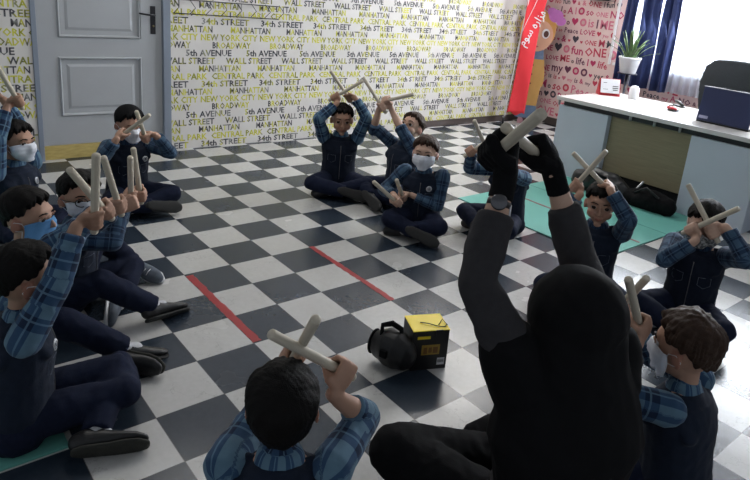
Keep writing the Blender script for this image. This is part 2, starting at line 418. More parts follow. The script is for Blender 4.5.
    # ---- garments
    if not adult:
        vest=sp.get('vest',VEST); plaid=sp.get('plaid',PLAID); seed=sp.get('seed',1)
        S=Vol(); sf=sp.get('sleeve',.86)
        S.loft([pel+up*.03*s,pel.lerp(Nk,.4),ch,Nk-up*.045*s,Nk-up*.012*s],[(.108*s,.088*s),(.100*s,.080*s),(.112*s,.082*s),(.105*s,.062*s),(.06*s,.05*s)],r)
        S.loft([Nk-up*.035*s,Nk+up*.006*s],[.052*s,.0405*s],r,rnd=(False,False))
        for sd in 'RL':
            A=arms[sd]; cu=A['E'].lerp(A['W'],sf); 
            S.loft([sh[sd],sh[sd].lerp(A['E'],.5),A['E']],[.051*s,.045*s,.041*s],f)
            d=(A['W']-A['E']).normalized()
            if sf>.3: S.loft([A['E'],A['E'].lerp(A['W'],sf*.55),cu-d*.028*s,cu-d*.026*s,cu],[.041*s,.038*s,.033*s,.037*s,.036*s],f,rnd=(True,False))
            else: S.loft([A['E']-d*.03*s,A['E'],cu],[.041*s,.044*s,.044*s],f,rnd=(True,False))
        so,_=S.build('plaid_shirt',plaid,voxel=vx*1.15,smooth=2,wr=.0022,wscale=34,seed=seed*3); child(so)
        Ve=Vol()
        Ve.loft([pel-up*.015*s,pel+up*.05*s,pel.lerp(Nk,.4),pel.lerp(Nk,.66),Nk-up*.075*s,Nk-up*.035*s],[(.128*s,.106*s),(.127*s,.105*s),(.121*s,.098*s),(.130*s,.100*s),(.134*s,.092*s),(.116*s,.078*s)],r,rnd=(False,False))
        for k in (1,-1): Ve.loft([Nk-up*.10*s+r*.085*s*k+f*.060*s,Nk-up*.018*s+r*.085*s*k,Nk-up*.10*s+r*.088*s*k-f*.055*s],[(.036*s,.024*s)]*3,r)
        Ve.loft([Nk-up*.05*s,Nk-up*.024*s,Nk-up*.008*s],[(.110*s,.076*s),(.088*s,.064*s),(.060*s,.052*s)],r,rnd=(True,False))
        vo,vc=Ve.build('vest',vest,voxel=vx*1.15,smooth=3,wr=.0028,wscale=24,seed=seed*5); child(vo)
        vb=BVHTree.FromPolygons([tuple(c) for c in vc],[tuple(p.vertices) for p in vo.data.polygons])
        def onvest(x,z,off=.0):
            o=pel.lerp(Nk,z)+r*x*s+f*.5; h=vb.ray_cast(o,-f)
            return (h[0]+h[1]*off,h[1]) if h[0] else (o-f*.4,f)
        # zip and stitched pockets
        zz=[onvest(0,t,.001)[0] for t in np.linspace(.08,.80,12)]
        child(MB().tube(zz,.0022,6).build('zip',plain('zip_metal',(.10,.10,.11),.4)))
        stm=plain('pale_stitching',(.09,.11,.15),.7)
        for k in (1,-1):
            m=MB(); m.tube([onvest(x*k,z,.0008)[0] for x,z in ((.035,.60),(.06,.60),(.088,.60),(.088,.48),(.062,.43),(.035,.48),(.035,.60))],.0011,5)
            child(m.build('pocket',stm))
        if sp.get('badge',True):
            bx=sp.get('bx',-.055); c,nn=onvest(bx,sp.get('bz',.70),.002); Mb=Matrix.Translation(c)@nn.to_track_quat('Z','Y').to_matrix().to_4x4()
            b=MB(); b.lathe([(.001,0),(.0185*s,0),(.0185*s,.003),(.001,.0042)],20,Mb); bo=b.build('badge',WHITE); child(bo)
            b2=MB(); b2.lathe([(.0125*s,.0036),(.0125*s,.0046),(.0105*s,.0046),(.0105*s,.0036)],20,Mb); b2.box((-.005,-.006,.003),(.005,.006,.0046),0,Mb); 
            q=b2.build('emblem',plain('badge_print',(.07,.08,.10),.5)); q.parent=bo
    else:
        S=Vol(); sf=.66; seed=11
        S.loft([pel-up*.05,pel+up*.05,pel.lerp(Nk,.4),ch,Nk-up*.05,Nk-up*.01],[(.205,.17),(.19,.155),(.165,.135),(.185,.135),(.17,.10),(.08,.065)],r)
        for sd in 'RL':
            A=arms[sd]; cu=A['E'].lerp(A['W'],sf)
            S.loft([sh[sd]-u*.05-r*(.04 if sd=='R' else -.04),sh[sd],sh[sd].lerp(A['E'],.5),A['E']],[.085,.072,.058,.050],f); S.loft([A['E'],A['E'].lerp(A['W'],sf*.5),cu],[.050,.048,.043],f,rnd=(True,False))
        so,_=S.build('coat',COAT,voxel=.007,smooth=3,wr=.006,wscale=16,seed=4); child(so)
        Hj=Vol()
        Hj.ell(hx(0,-.016,.010),(.104*hs,.114*hs,.108*hs),HM); Hj.ell(hx(0,-.020,-.06),(.108*hs,.104*hs,.10*hs),HM)
        Hj.loft([hx(0,-.02,-.02),hx(0,-.03,-.09),Nk+u*.0-f*.01,Nk-u*.07-f*.02,Nk-u*.16-f*.035,Nk-u*.25-f*.03],[(.122,.114),(.134,.122),(.160,.135),(.195,.148),(.215,.16),(.19,.15)],r)
        for sd in 'RL': Hj.loft([Nk-u*.04,sh[sd]-u*.02,sh[sd].lerp(arms[sd]['E'],.26 if sd=='L' else .12)],[(.12,.11),(.088,.090),(.080,.076)],f)
        ho,hc=Hj.build('headscarf',HIJAB,voxel=.006,smooth=6,wr=.008,wscale=11,seed=8); 
        # face opening: push the cloth behind the face plane
        hlw=(hc-np.array(HC))@np.array(HM)/hs
        msk=np.exp(-((hlw[:,0]/.056)**4+((hlw[:,2]+.012)/.082)**4))*(hlw[:,1]>.02)
        hc2=hc-(msk*.055)[:,None]*np.array(HM@V3(0,1,0)); ho.data.vertices.foreach_set('co',hc2.reshape(-1)); ho.data.update(); child(ho)
        for sd in 'RL':
            A=arms[sd]; gv=Vol(); hand(gv,A['G'],A['a'],A['u'],A['n'],A['rs'],A['hs'],1,fat=.0058)
            d=(A['W']-A['E']).normalized(); gv.loft([A['W']-d*.045,A['W']-d*.01,A['W']+A['u']*.035],[.031,.030,.031],A['a'],rnd=(False,True))
            go,_=gv.build('glove',GLOVE,voxel=.0035,smooth=2,wr=.0006,wscale=90,seed=3); child(go)
            if sd=='L':
                wc=A['W']-d*.056; q=d.to_track_quat('Z','Y').to_matrix().to_4x4(); Mw=Matrix.Translation(wc)@q
                w=MB(); prof=[(.0275,-.008),(.0300,-.0075),(.0300,.0075),(.0275,.008)]; w.lathe(prof,28,Mw); wo=w.build('wristwatch',plain('black_watch_strap',(.01,.01,.012),.4)); child(wo)
                back=frame(d,V3(2.876,-1.151,1.489)-wc)[1]; c2=wc+back*.029; Mf=Matrix.Translation(c2)@back.to_track_quat('Z','Y').to_matrix().to_4x4()
                w=MB(); w.lathe([(.001,0),(.020,0),(.0205,.004),(.017,.007),(.001,.007)],24,Mf); cs=w.build('watch_case',plain('watch_steel',(.12,.12,.13),.25,metal=.8)); cs.parent=wo
                cf=MB().box((-.011,-.018,-.001),(.011,.018,.001),.0008,Matrix.Translation(wc+r*.032-d*.022-f*.01)@(r-f*.8).to_track_quat('Z','Y').to_matrix().to_4x4()).build('paper_tag',WHITE); child(cf); cf.name='paper_tag'
    # ---- trousers, socks, shoes
    tm=sp.get('trousers',JEAN); Tr=Vol(); ex=1.0 if not adult else 1.12
    Tr.loft([pel-up*.02*s+r*.05*s,pel-up*.02*s-r*.05*s],[.088*s*ex,.088*s*ex],u,track=False)
    Tr.loft([pel-up*.02*s,pel+up*.045*s],[(.118*s*ex,.095*s*ex),(.112*s*ex,.088*s*ex)],r,rnd=(True,False),track=False)
    for sd in 'RL':
        h_,k_,a_,t_=legs[sd]; Tr.loft([h_,h_.lerp(k_,.5),k_],[.070*s*ex,.062*s*ex,.052*s*ex],u); Tr.loft([k_,k_.lerp(a_,.5),k_.lerp(a_,.93)],[.054*s*ex,.050*s*ex,.044*s*ex],u,rnd=(True,False))
    to,tc=Tr.build('trousers',tm,voxel=vx*1.25,smooth=3,wr=.004*s,wscale=22,seed=sp.get('seed',1)*7); 
    tc[:,2]=np.maximum(tc[:,2],.003); to.data.vertices.foreach_set('co',tc.reshape(-1)); to.data.update(); child(to)
    fl=1.0 if not adult else 1.15
    for sd in 'RL':
        h_,k_,a_,t_=legs[sd]; d=(t_-a_).normalized(); upv=(k_-a_); _,upv=frame(d,upv); w=d.cross(upv)
        if sp.get('socks',True):
            so=Vol().loft([a_.lerp(k_,.16),a_,a_+d*.03*s],[.031*s,.030*s,.028*s],w).build('sock',SOCK if not adult else BLACKCL,voxel=.004,smooth=1,attr=False)[0]; child(so)
        base=a_-upv*.026*s
        sh_=Vol(); st=[(-.052,.024,.030,.012),(-.030,.031,.036,.016),(0,.031,.036,.018),(.04,.033,.028,.010),(.08,.038,.022,.004),(.12,.036,.018,.0),(.145,.024,.013,-.002)]
        sh_.loft([a_+d*x*s*fl+upv*((q-.022)*s) for x,wd,ht,q in st],[(wd*s,ht*s) for x,wd,ht,q in st],w,n=18)
        g,gc=sh_.build('shoe',sp.get('shoe',SHOEB),voxel=.0045,smooth=2,attr=False)
        gc[:,2]=np.maximum(gc[:,2],.004); g.data.vertices.foreach_set('co',gc.reshape(-1)); g.data.update(); child(g)
        so=Vol(); st=[(-.058,.020),(-.035,.031),(0,.032),(.04,.033),(.085,.0405),(.125,.038),(.152,.022)]
        so.loft([a_+d*x*s*fl-upv*.044*s for x,wd in st],[(wd*s,.0095*s) for x,wd in st],w,n=18)
        g2,gc=so.build('sole',sp.get('sole',SOLE),voxel=.004,smooth=1,attr=False)
        gc[:,2]=np.maximum(gc[:,2],.002); g2.data.vertices.foreach_set('co',gc.reshape(-1)); g2.data.update(); g2.parent=g
        if sp.get('laces') and sd=='R':
            lm=MB()
            for i in range(4):
                x=.03+.018*i; c=a_+d*x*s+upv*(.012-.003*i)*s; lm.tube([c-w*.018*s-upv*.004,c+upv*.003,c+w*.018*s-upv*.004],.0022,6)
            lo=lm.build('laces',WHITE); lo.parent=g
    # ---- name card
    if sp.get('card'):
        c,nn=onvest(*sp['card'],.006); Mb=Matrix.Translation(c)@Matrix.Rotation(0,4,'Z')@nn.to_track_quat('Z','Y').to_matrix().to_4x4()@Matrix.Rotation(.35,4,'Z')
        cd=MB().box((-.024,-.034,0),(.024,.034,.0022),.002,Mb).build('name_card',WHITE); child(cd)
        tp=Mb@V3(0,.034,.001); q=MB().tube([tp,tp.lerp(Nk,.5)+f*.04,Nk+f*.06+r*.03-u*.02],.0022,6).build('lanyard',plain('pale_blue_cord',(.25,.38,.5),.7)); q.parent=cd
    # ---- face mask
    mk=sp.get('mask')
    if mk:
        na,nv=49,15; R_=np.zeros((nv,na)); Z=np.linspace(.004,-.092,nv) 
        for j in range(nv):
            for i in range(na):
                a=math.radians(-72+144*i/(na-1)); dr=HM@V3(math.sin(a),math.cos(a),0); zc=HC+HM@V3(0,0,Z[j]*hs)
                h=bvh.ray_cast(zc+dr*.22,-dr,.22); R_[j,i]=(h[0]-zc).length if h[0] else .03
        R_=np.where(R_>.125*hs,.075*hs,R_)
        q=R_.copy(); q[:,2:-2]=np.max([R_[:,k:na-4+k] for k in range(5)],axis=0); q2=q.copy(); q2[1:-1]=np.max([q[:-2],q[1:-1],q[2:]],axis=0); R_=q2
        S0=R_.copy()
        for it in range(30):
            q=R_.copy(); q[1:-1]=(R_[2:]+R_[:-2]+R_[1:-1])/3; q[:,1:-1]=(q[:,2:]+q[:,:-2]+q[:,1:-1])/3; R_=np.maximum(S0,q)
        vs=[];fs=[]
        for lay,off in ((0,.0012),(1,.0036)):
            for j in range(nv):
                for i in range(na):
                    a=math.radians(-72+144*i/(na-1)); tp=abs(i-(na-1)/2)/((na-1)/2)
                    z=Z[j]*(1-.30*tp**3)-.012*tp**3
                    pl=.0015*math.sin(j*2.1)*(1-tp) if lay else 0
                    vs.append(HC+HM@V3(math.sin(a)*(R_[j,i]+off*hs+pl+.002),math.cos(a)*(R_[j,i]+off*hs+pl+.002),z*hs))
        nn=nv*na
        for j in range(nv-1):
            for i in range(na-1):
                a=j*na+i; fs+=[(a,a+1,a+na+1,a+na),(nn+a,nn+a+na,nn+a+na+1,nn+a+1)]
        for i in range(na-1):
            a=i; fs.append((a,nn+a,nn+a+1,a+1)); a=(nv-1)*na+i; fs.append((a,a+1,nn+a+1,nn+a))
        for j in range(nv-1):
            a=j*na; fs.append((a,a+na,nn+a+na,nn+a)); a=j*na+na-1; fs.append((a,nn+a,nn+a+na,a+na))
        mo=link('face_mask',mesh_from(vs,fs,True),None,[mk]); child(mo)
        for k,i in ((-1,0),(1,na-1)):
            lp=MB().tube([vs[nn+na+i],hx(.076*k,.018,.0),hx(.081*k,-.006,.004),hx(.084*k,-.022,-.012),hx(.081*k,-.012,-.03),hx(.076*k,.018,-.03),vs[nn+(nv-2)*na+i]],.0011,5)
            lo=lp.build('ear_loop',WHITE); lo.parent=mo
    if sp.get('glasses'):
        g=MB()
        for k in (1,-1):
            pts=[hx(.031*k+.0225*math.cos(t),.0885-.010*abs(math.cos(t))*(1 if math.cos(t)*k>0 else 0),.003+.018*math.sin(t)) for t in np.linspace(0,2*math.pi,19)]; g.tube(pts,.0022,6)
            g.tube([hx(.0535*k,.078,.006),hx(.079*k,.03,.006),hx(.08*k,-.01,.002)],.0018,6)
        g.tube([hx(-.009,.090,.006),hx(0,.092,.009),hx(.009,.090,.006)],.002,6); child(g.build('glasses',plain('black_glasses_frame',(.01,.01,.01),.3)))
    if sp.get('cap'):
        cv=Vol(); cv.ell(hx(0,-.012,.03),(.092*hs,.106*hs,.092*hs),HM); co_,cc=cv.build('cap',BLACKCL,voxel=.005,smooth=2,attr=False)
        hl2=(cc-np.array(HC))@np.array(HM); lim=.028-hl2[:,1]*.0; k=hl2[:,2]<lim; dz=(lim-hl2[:,2])*k
        cc=cc+(dz[:,None])*np.array(HM@V3(0,0,1)); co_.data.vertices.foreach_set('co',cc.reshape(-1)); co_.data.update(); child(co_)
    tag(body,sp['label'],'person',sp.get('group'))
    # ---- sticks
    for sd in 'RL':
        h=sp['hands'].get(sd)
        if h and h['T'] is not None:
            A=arms[sd]; build_stick(A['G'],A['G']+A['a']*.2,A['rs']*.985,sp.get('stickL',.30),h.get('label') or sp['sl'][0 if sd=='R' else 1],sp.get('sgroup','wooden rhythm sticks held by the children'))
    return body,arms
# ------------------------------------------------------------------ room
def tl(i,j,z=0): return V3(i*T,j*T,z*T)
def floor_mat():
    m,nt,b=new_mat('checker_vinyl_tiles'); setp(b,spec=.5)
    g=N(nt,'ShaderNodeNewGeometry'); s=N(nt,'ShaderNodeSeparateXYZ'); nt.links.new(g.outputs['Position'],s.inputs[0])
    x=math_(nt,'ADD',math_(nt,'DIVIDE',s.outputs[0],T),400.); y=math_(nt,'ADD',math_(nt,'DIVIDE',s.outputs[1],T),400.)
    fx=math_(nt,'FLOOR',x); fy=math_(nt,'FLOOR',y)
    par=math_(nt,'MODULO',math_(nt,'ADD',fx,fy),2.)        # 0: dark
    cb=N(nt,'ShaderNodeCombineXYZ'); nt.links.new(fx,cb.inputs[0]); nt.links.new(fy,cb.inputs[1])
    wn=N(nt,'ShaderNodeTexWhiteNoise',noise_dimensions='3D'); nt.links.new(cb.outputs[0],wn.inputs['Vector'])
    mo=N(nt,'ShaderNodeVectorMath',operation='MULTIPLY_ADD'); nt.links.new(wn.outputs['Color'],mo.inputs[0]); mo.inputs[1].default_value=(7,7,7); nt.links.new(g.outputs['Position'],mo.inputs[2])
    n1=noise(nt,9,5,mo.outputs[0],.6); n2=noise(nt,45,4,mo.outputs[0])
    vein=math_(nt,'LESS_THAN',math_(nt,'ABSOLUTE',math_(nt,'SUBTRACT',n1,.5)),.0075)
    vm=math_(nt,'MULTIPLY',vein,math_(nt,'GREATER_THAN',noise(nt,5,2,mo.outputs[0]),.56))
    wh=mixc(nt,n2,(.46,.45,.43),(.58,.575,.56)); wh=mixc(nt,math_(nt,'MULTIPLY',wn.outputs['Value'],.25),wh,(.40,.39,.38)); wh=mixc(nt,math_(nt,'MULTIPLY',vm,.30),wh,(.22,.20,.19))
    dk=mixc(nt,n2,(.017,.026,.040),(.030,.042,.060))
    col=mixc(nt,par,dk,wh)
    def edge(f): 
        q=math_(nt,'FRACT',f); return math_(nt,'MINIMUM',q,math_(nt,'SUBTRACT',1.,q))
    ed=math_(nt,'LESS_THAN',math_(nt,'MINIMUM',edge(x),edge(y)),.008)
    col=mixc(nt,math_(nt,'MULTIPLY',ed,.7),col,(.03,.03,.035)); nt.links.new(col,b.inputs['Base Color'])
    r=math_(nt,'ADD',math_(nt,'MULTIPLY',noise(nt,3,4,g.outputs['Position']),.16),.17); nt.links.new(r,b.inputs['Roughness'])
    bump(nt,b,math_(nt,'SUBTRACT',noise(nt,7,2,g.outputs['Position']),math_(nt,'MULTIPLY',ed,.15)),.10,.006); return m
IW=-9.2; JW=22.4
fl=MB().box((-14*T,-12*T,-.1),(18*T,24*T,0)).build('floor',floor_mat()); tag(fl,kind='structure')
# ---- lettering for the wallpapers
_tc={}
def text_mesh(s,extrude=0,offset=.026):
    if s in _tc: return _tc[s]
    cu=bpy.data.curves.new('t','FONT'); cu.body=s; cu.size=1; cu.resolution_u=1; cu.offset=offset; cu.extrude=extrude
    o=bpy.data.objects.new('t',cu); C.objects.link(o); me=evaluate(o); bpy.data.objects.remove(o)
    n=len(me.vertices); co=np.empty(n*3); me.vertices.foreach_get('co',co); co=co.reshape(-1,3)
    fs=[tuple(p.vertices) for p in me.polygons]; bpy.data.meshes.remove(me); _tc[s]=(co,fs); return _tc[s]
def wall_paper_mat(name,c1,c2,extra=None):
    m,nt,b=new_mat(name); setp(b,rough=.6,spec=.3)
    g=N(nt,'ShaderNodeNewGeometry'); f=noise(nt,2.5,4,g.outputs['Position']); nt.links.new(mixc(nt,f,c1,c2),b.inputs['Base Color']); return m
WPY=wall_paper_mat('cream_wallpaper',(.60,.575,.55),(.68,.655,.63))
INK=attr_mat('printed_ink',.6)
Vw=[];Fw=[];Cw=[]
LIME=(.60,.58,.07);OLV=(.28,.29,.03);BLK=(.07,.07,.08);GRY=(.26,.26,.25)
rows=[('5th AVENUE',3.779,1.62,.12,2.18),('WALL STREET',5.193,1.78,.30,2.18),('MANHATTAN',4.233,1.52,.50,2.18),('CENTRAL PARK',4.685,2.02,.92,2.18),('34th STREET',4.322,1.72,.28,2.18),('MANHATTAN',5.359,1.52,.55,2.18),('NEW YORK CITY',4.293,2.08,.97,2.18),('BROADWAY',4.705,1.42,.70,2.18)]
PITCH=2.10/8; HL=.205
for q in range(-9,15):
    s,j0,wd,lf,per=rows[(-q)%8] if False else rows[q%8]
    z=3.285-q*PITCH
    if z<.12 or z>6.9: continue
    co,fs=text_mesh(s); mn=co[:,0].min(); mx=co[:,0].max(); cap=.70
    for k in range(-4,10):
        js=j0+k*per
        if js+wd<-6 or js>JW-.6: continue
        x=(co[:,0]-mn)/(mx-mn); jj=js+x*wd; zz=z-HL/2+co[:,1]/cap*HL
        ok=not (-0.75<js+wd and js<3.2 and js>-.75+.0 and js+wd<3.2)
        o=len(Vw); rr=np.random.default_rng(int(q*131+k*17+9999))
        nl=len(s)*2; r_=rr.random(nl); cols=[LIME if v<lf*.75 else OLV if v<lf else (BLK if v<lf+(1-lf)*.8 else GRY) for v in r_]
        for a,b_,xx in zip(jj,zz,x): Vw.append((IW*T+.0012,a*T,b_*T)); Cw.append((*cols[min(nl-1,int(xx*nl*.999))],1))
        Fw+=[tuple(o+i for i in f) for f in fs]
me=bpy.data.meshes.new('wall')
base=[(IW*T-.12,-11*T,0),(IW*T,-11*T,0),(IW*T,JW*T,0),(IW*T-.12,JW*T,0)]
# wall with the doorway left out
DJ0,DJ1,DZ1=-.70,3.27,8.2
wb=MB()
def wbox(j0,j1,z0,z1): wb.box((IW*T-.12,j0*T,z0*T),(IW*T,j1*T,z1*T))
wbox(-12,DJ0,0,11.5); wbox(DJ1,JW+.5,0,11.5); wbox(DJ0,DJ1,DZ1,11.5)
o0=wb.build('wall_back',[WPY,INK])
bm=bmesh.new(); bm.from_mesh(o0.data); cl=bm.verts.layers.float_color.new('col'); 
vs=[bm.verts.new(v) for v in Vw]
for v,c in zip(vs,Cw): v[cl]=c
for f in Fw:
    if all(DJ0-.05<Vw[i][1]/T<DJ1+.05 for i in f): continue
    try: q=bm.faces.new([vs[i] for i in f]); q.material_index=1
    except ValueError: pass
bm.to_mesh(o0.data); bm.free(); tag(o0,kind='structure')
BASE=plain('brown_grey_baseboard_tile',(.075,.060,.055),.4,.2,20)
tag(MB().box((IW*T,14.3*T,0),(IW*T+.015,JW*T,.075),.003).build('baseboard_back',BASE),kind='structure')
# ---- door
DG=plain('grey_blue_door_paint',(.36,.375,.39),.4,.04,6); DF=plain('blue_grey_frame_paint',(.21,.245,.30),.4,.05,8)
door=empty('door_1',(IW*T,1.2*T,0)); tag(door,kind='structure')
X=IW*T
def dpart(mb,name,mat,par=door):
    o=mb.build(name,mat,par); 
    if par is door: o.location=(-X,-1.2*T,0)
    return o
m=MB(); m.box((X-.10,DJ0*T,0),(X+.012,(DJ0+.14)*T,DZ1*T),.004); m.box((X-.10,(DJ1-.24)*T,0),(X+.012,DJ1*T,DZ1*T),.004); m.box((X-.10,DJ0*T,(DZ1-.2)*T),(X+.012,DJ1*T,DZ1*T),.004)
dpart(m,'door_frame',DF)
m=MB(); lx0,lx1=X-.075,X-.03; J0,J1=(DJ0+.14)*T,(DJ1-.24)*T; Z0,Z1=.44*T,(DZ1-.2)*T
def frame_panel(m,j0,j1,z0,z1):
    # recessed bevel moulding and raised field
    rings=[((0,0)),((.010,.014)),((.022,-.008)),((.055,-.008)),((.075,-.001))]
    vs=[];fs=[]
    for (ins,dx) in rings:
        for a,b_ in ((j0+ins,z0+ins),(j1-ins,z0+ins),(j1-ins,z1-ins),(j0+ins,z1-ins)): vs.append((lx1+dx,a,b_))
    for r_ in range(len(rings)-1):
        for k in range(4): fs.append((r_*4+k,r_*4+(k+1)%4,r_*4+4+(k+1)%4,r_*4+4+k))
    fs.append(tuple(range(len(rings)*4-4,len(rings)*4))); m.add(vs,fs)
pan=[(0*T,2.36*T,3.68*T,7.2*T),(-.02*T,2.38*T,1.32*T,3.12*T)]
# leaf around the panels
m.box((lx0,J0,Z0),(lx1,pan[0][0],Z1)); m.box((lx0,pan[1][1],Z0),(lx1,J1,Z1)); 
m.box((lx0,pan[0][0],Z0),(lx1,pan[1][1],pan[1][2])); m.box((lx0,pan[0][0],pan[1][3]),(lx1,pan[1][1],pan[0][2])); m.box((lx0,pan[0][0],pan[0][3]),(lx1,pan[1][1],Z1)); m.box((lx0,0,pan[1][2]),(lx0+.01,pan[1][1],pan[0][3]))
dpart(m,'door_leaf',DG)
for p in pan:
    m=MB(); frame_panel(m,*p); dpart(m,'door_panel',DG)
DM=plain('dark_bronze_metal',(.045,.045,.05),.35,.1,30,metal=.7)
m=MB(); m.box((lx1,2.68*T,3.85*T),(lx1+.008,2.84*T,4.72*T),.003); hp=dpart(m,'lock_plate',DM)
m=MB(); m.tube([(lx1,2.76*T,4.45*T),(lx1+.045,2.76*T,4.45*T)],.009,12); m.tube([(lx1+.045,2.78*T,4.45*T),(lx1+.047,2.55*T,4.46*T),(lx1+.045,2.28*T,4.49*T)],[.009,.008,.006],12); q=m.build('door_handle',DM); q.parent=hp
m=MB(); m.lathe([(.001,0),(.009,0),(.009,.004),(.001,.004)],16,Matrix.Translation((lx1+.008,2.76*T,4.1*T))@Matrix.Rotation(math.pi/2,4,'Y')); q=m.build('keyhole_cover',plain('worn_brass',(.2,.17,.1),.3,metal=.9)); q.parent=hp
def yellow_mat():
    m,nt,b=new_mat('yellow_veined_stone'); setp(b,rough=.3); g=N(nt,'ShaderNodeNewGeometry'); mp=N(nt,'ShaderNodeMapping'); mp.inputs['Scale'].default_value=(1,2.5,12); nt.links.new(g.outputs['Position'],mp.inputs[0])
    nt.links.new(mixc(nt,noise(nt,6,4,mp.outputs[0]),(.30,.22,.06),(.62,.50,.19)),b.inputs['Base Color']); return m
th=MB(); th.box((X-.12,(DJ0+.14)*T,0),(X-.02,(DJ1-.24)*T,.43*T),.003); tag(th.build('trim_1',yellow_mat()),kind='structure')
# ---- right wall with the window
WPP=wall_paper_mat('pink_wallpaper',(.66,.47,.45),(.74,.55,.53))
WI0,WI1,WZ0,WZ1=-4.62,7.5,3.6,9.5
wb=MB(); Y=JW*T
wb.box((IW*T-.12,Y,0),(WI0*T,Y+.14,11.5*T)); wb.box((WI0*T,Y,0),(WI1*T,Y+.14,WZ0*T)); wb.box((WI0*T,Y,WZ1*T),(WI1*T,Y+.14,11.5*T)); wb.box((WI1*T,Y,0),(18*T,Y+.14,11.5*T))
o0=wb.build('wall_right',[WPP,INK]); V2=[];F2=[];C2=[]
MAG=(.46,.04,.12);RED=(.50,.05,.09);PLUM=(.13,.04,.08);DKB=(.06,.05,.07);PK=(.60,.16,.24);GRN=(.30,.28,.06)
def put_text(s,i0,z0,h,col,rot=0,tight=.62):
    co,fs=text_mesh(s,0,.02); o=len(V2); c,sn=math.cos(rot),math.sin(rot)
    for x,y,_ in co:
        x=x*h*1.35; y=y*h*1.35; V2.append(((i0+x*c-y*sn)*T,Y-.0012,(z0+x*sn+y*c)*T)); C2.append((*col,1))
    F2.extend(tuple(o+i for i in f) for f in fs)
def put_poly(pts,i0,z0,h,col):
    o=len(V2)
    for x,y in pts: V2.append(((i0+x*h)*T,Y-.0011,(z0+y*h)*T)); C2.append((*col,1))
    F2.append(tuple(range(o,o+len(pts))))
heart=[(0,-.5),(.45,0),(.5,.25),(.35,.45),(.15,.42),(0,.25),(-.15,.42),(-.35,.45),(-.5,.25),(-.45,0)]
circ=[(.5*math.cos(a),.5*math.sin(a)) for a in np.linspace(0,2*math.pi,18,endpoint=False)]
rw=random.Random(5); words=['LOVE','my','ONE','&','life','I','Peace','is','fun','NO','Princess','ME','yes','so','M','A']
z=.45
while z<8.2:
    i=-9.15+rw.uniform(0,.25)
    hgt=rw.choice([.26,.34,.42]) 
    while i<6.5:
        k=rw.random(); col=rw.choice([MAG,RED,MAG,PLUM,DKB,PK,RED])
        if k<.60:
            w=rw.choice(words); h=hgt*rw.choice([.7,1,1]); wd=(text_mesh(w,0,.02)[0][:,0].max())*h*1.35; 
            if not (i+wd>WI0-.05 and z+h>WZ0-.1): put_text(w,i,z,h,col,rw.choice([0,0,.06,-.06])); 
            i+=wd+.10
        else:
            h=hgt*rw.choice([.45,.9,1.05]); pt=heart if k<.78 else circ
            if not (i+h>WI0-.05 and z+h>WZ0-.1):
                put_poly(pt,i+h/2,z+h/2,h,col)
                if pt is circ and h>.15:
                    n=len(V2); o=len(V2)
                    for x,y in circ: V2.append(((i+h/2+x*h*.5)*T,Y-.0016,(z+h/2+y*h*.5)*T)); C2.append((.58,.36,.34,1))
                    F2.append(tuple(range(o,o+len(circ))))
            i+=h+.10
    z+=hgt+.11
bm=bmesh.new(); bm.from_mesh(o0.data); cl=bm.verts.layers.float_color.new('col'); vs=[bm.verts.new(v) for v in V2]
for v,c in zip(vs,C2): v[cl]=c
for f in F2:
    try: q=bm.faces.new([vs[i] for i in f]); q.material_index=1
    except ValueError: pass
bm.to_mesh(o0.data); bm.free(); tag(o0,kind='structure')
tag(MB().box((IW*T+.015,Y-.015,0),(18*T,Y,.09),.003).build('baseboard_right',BASE),kind='structure')
tag(MB().box((-14*T,-12*T,11.5*T),(18*T,24*T,11.5*T+.1)).build('ceiling',plain('white_ceiling',(.7,.7,.7),.9,.02,3)),kind='structure')
# window: frame, panes, jamb lining
WF=plain('white_window_frame',(.75,.73,.74),.4,.02,5)
win=empty('window_1',(0,Y,WZ0*T)); tag(win,kind='structure')
m=MB(); 
for (a,b_,c,d) in ((WI0,WI0+.22,WZ0,WZ1),(WI1-.22,WI1,WZ0,WZ1),(WI0,WI1,WZ0,WZ0+.2),(WI0,WI1,WZ1-.2,WZ1),(-.7,-.5,WZ0,WZ1),(3.3,3.5,WZ0,WZ1)): m.box((a*T,Y+.05,c*T),(b_*T,Y+.10,d*T),.004)
o=m.build('window_frame',WF,win); o.location=-win.location
gm,nt,b=new_mat('window_glass'); setp(b,rough=.0,trans=1.0); b.inputs['IOR'].default_value=1.01
for a,b_ in ((WI0+.22,-.7),(-.5,3.3),(3.5,WI1-.22)):
    o=MB().box((a*T,Y+.07,(WZ0+.2)*T),(b_*T,Y+.076,(WZ1-.2)*T)).build('window_pane',gm,win); o.location=-win.location
# casing on the wall: the bright strip left of the curtain
o=MB().box(((WI0-.42)*T,Y-.02,WZ0*T-.03),((WI0-.30)*T,Y,WZ1*T+.1),.003).build('window_casing',WF,win); o.location=-win.location
o=MB().box(((WI0-.1)*T,Y-.05,WZ0*T-.03),(WI1*T,Y+.06,WZ0*T),.004).build('window_sill',WF,win); o.location=-win.location
def sky_mat():
    m,nt,b=new_mat('overcast_daylight'); nt.nodes.remove(b); e=N(nt,'ShaderNodeEmission'); e.inputs[0].default_value=(.93,.96,1,1); e.inputs[1].default_value=16.0
    nt.links.new(e.outputs[0],nt.nodes['Material Output'].inputs[0]); return m
tag(MB().box(((WI0-8)*T,Y+.9,-2*T),((WI1+8)*T,Y+.95,WZ1*T+1.5)).build('overcast_sky',sky_mat()),'bright overcast sky seen through the window','sky',kind='structure')
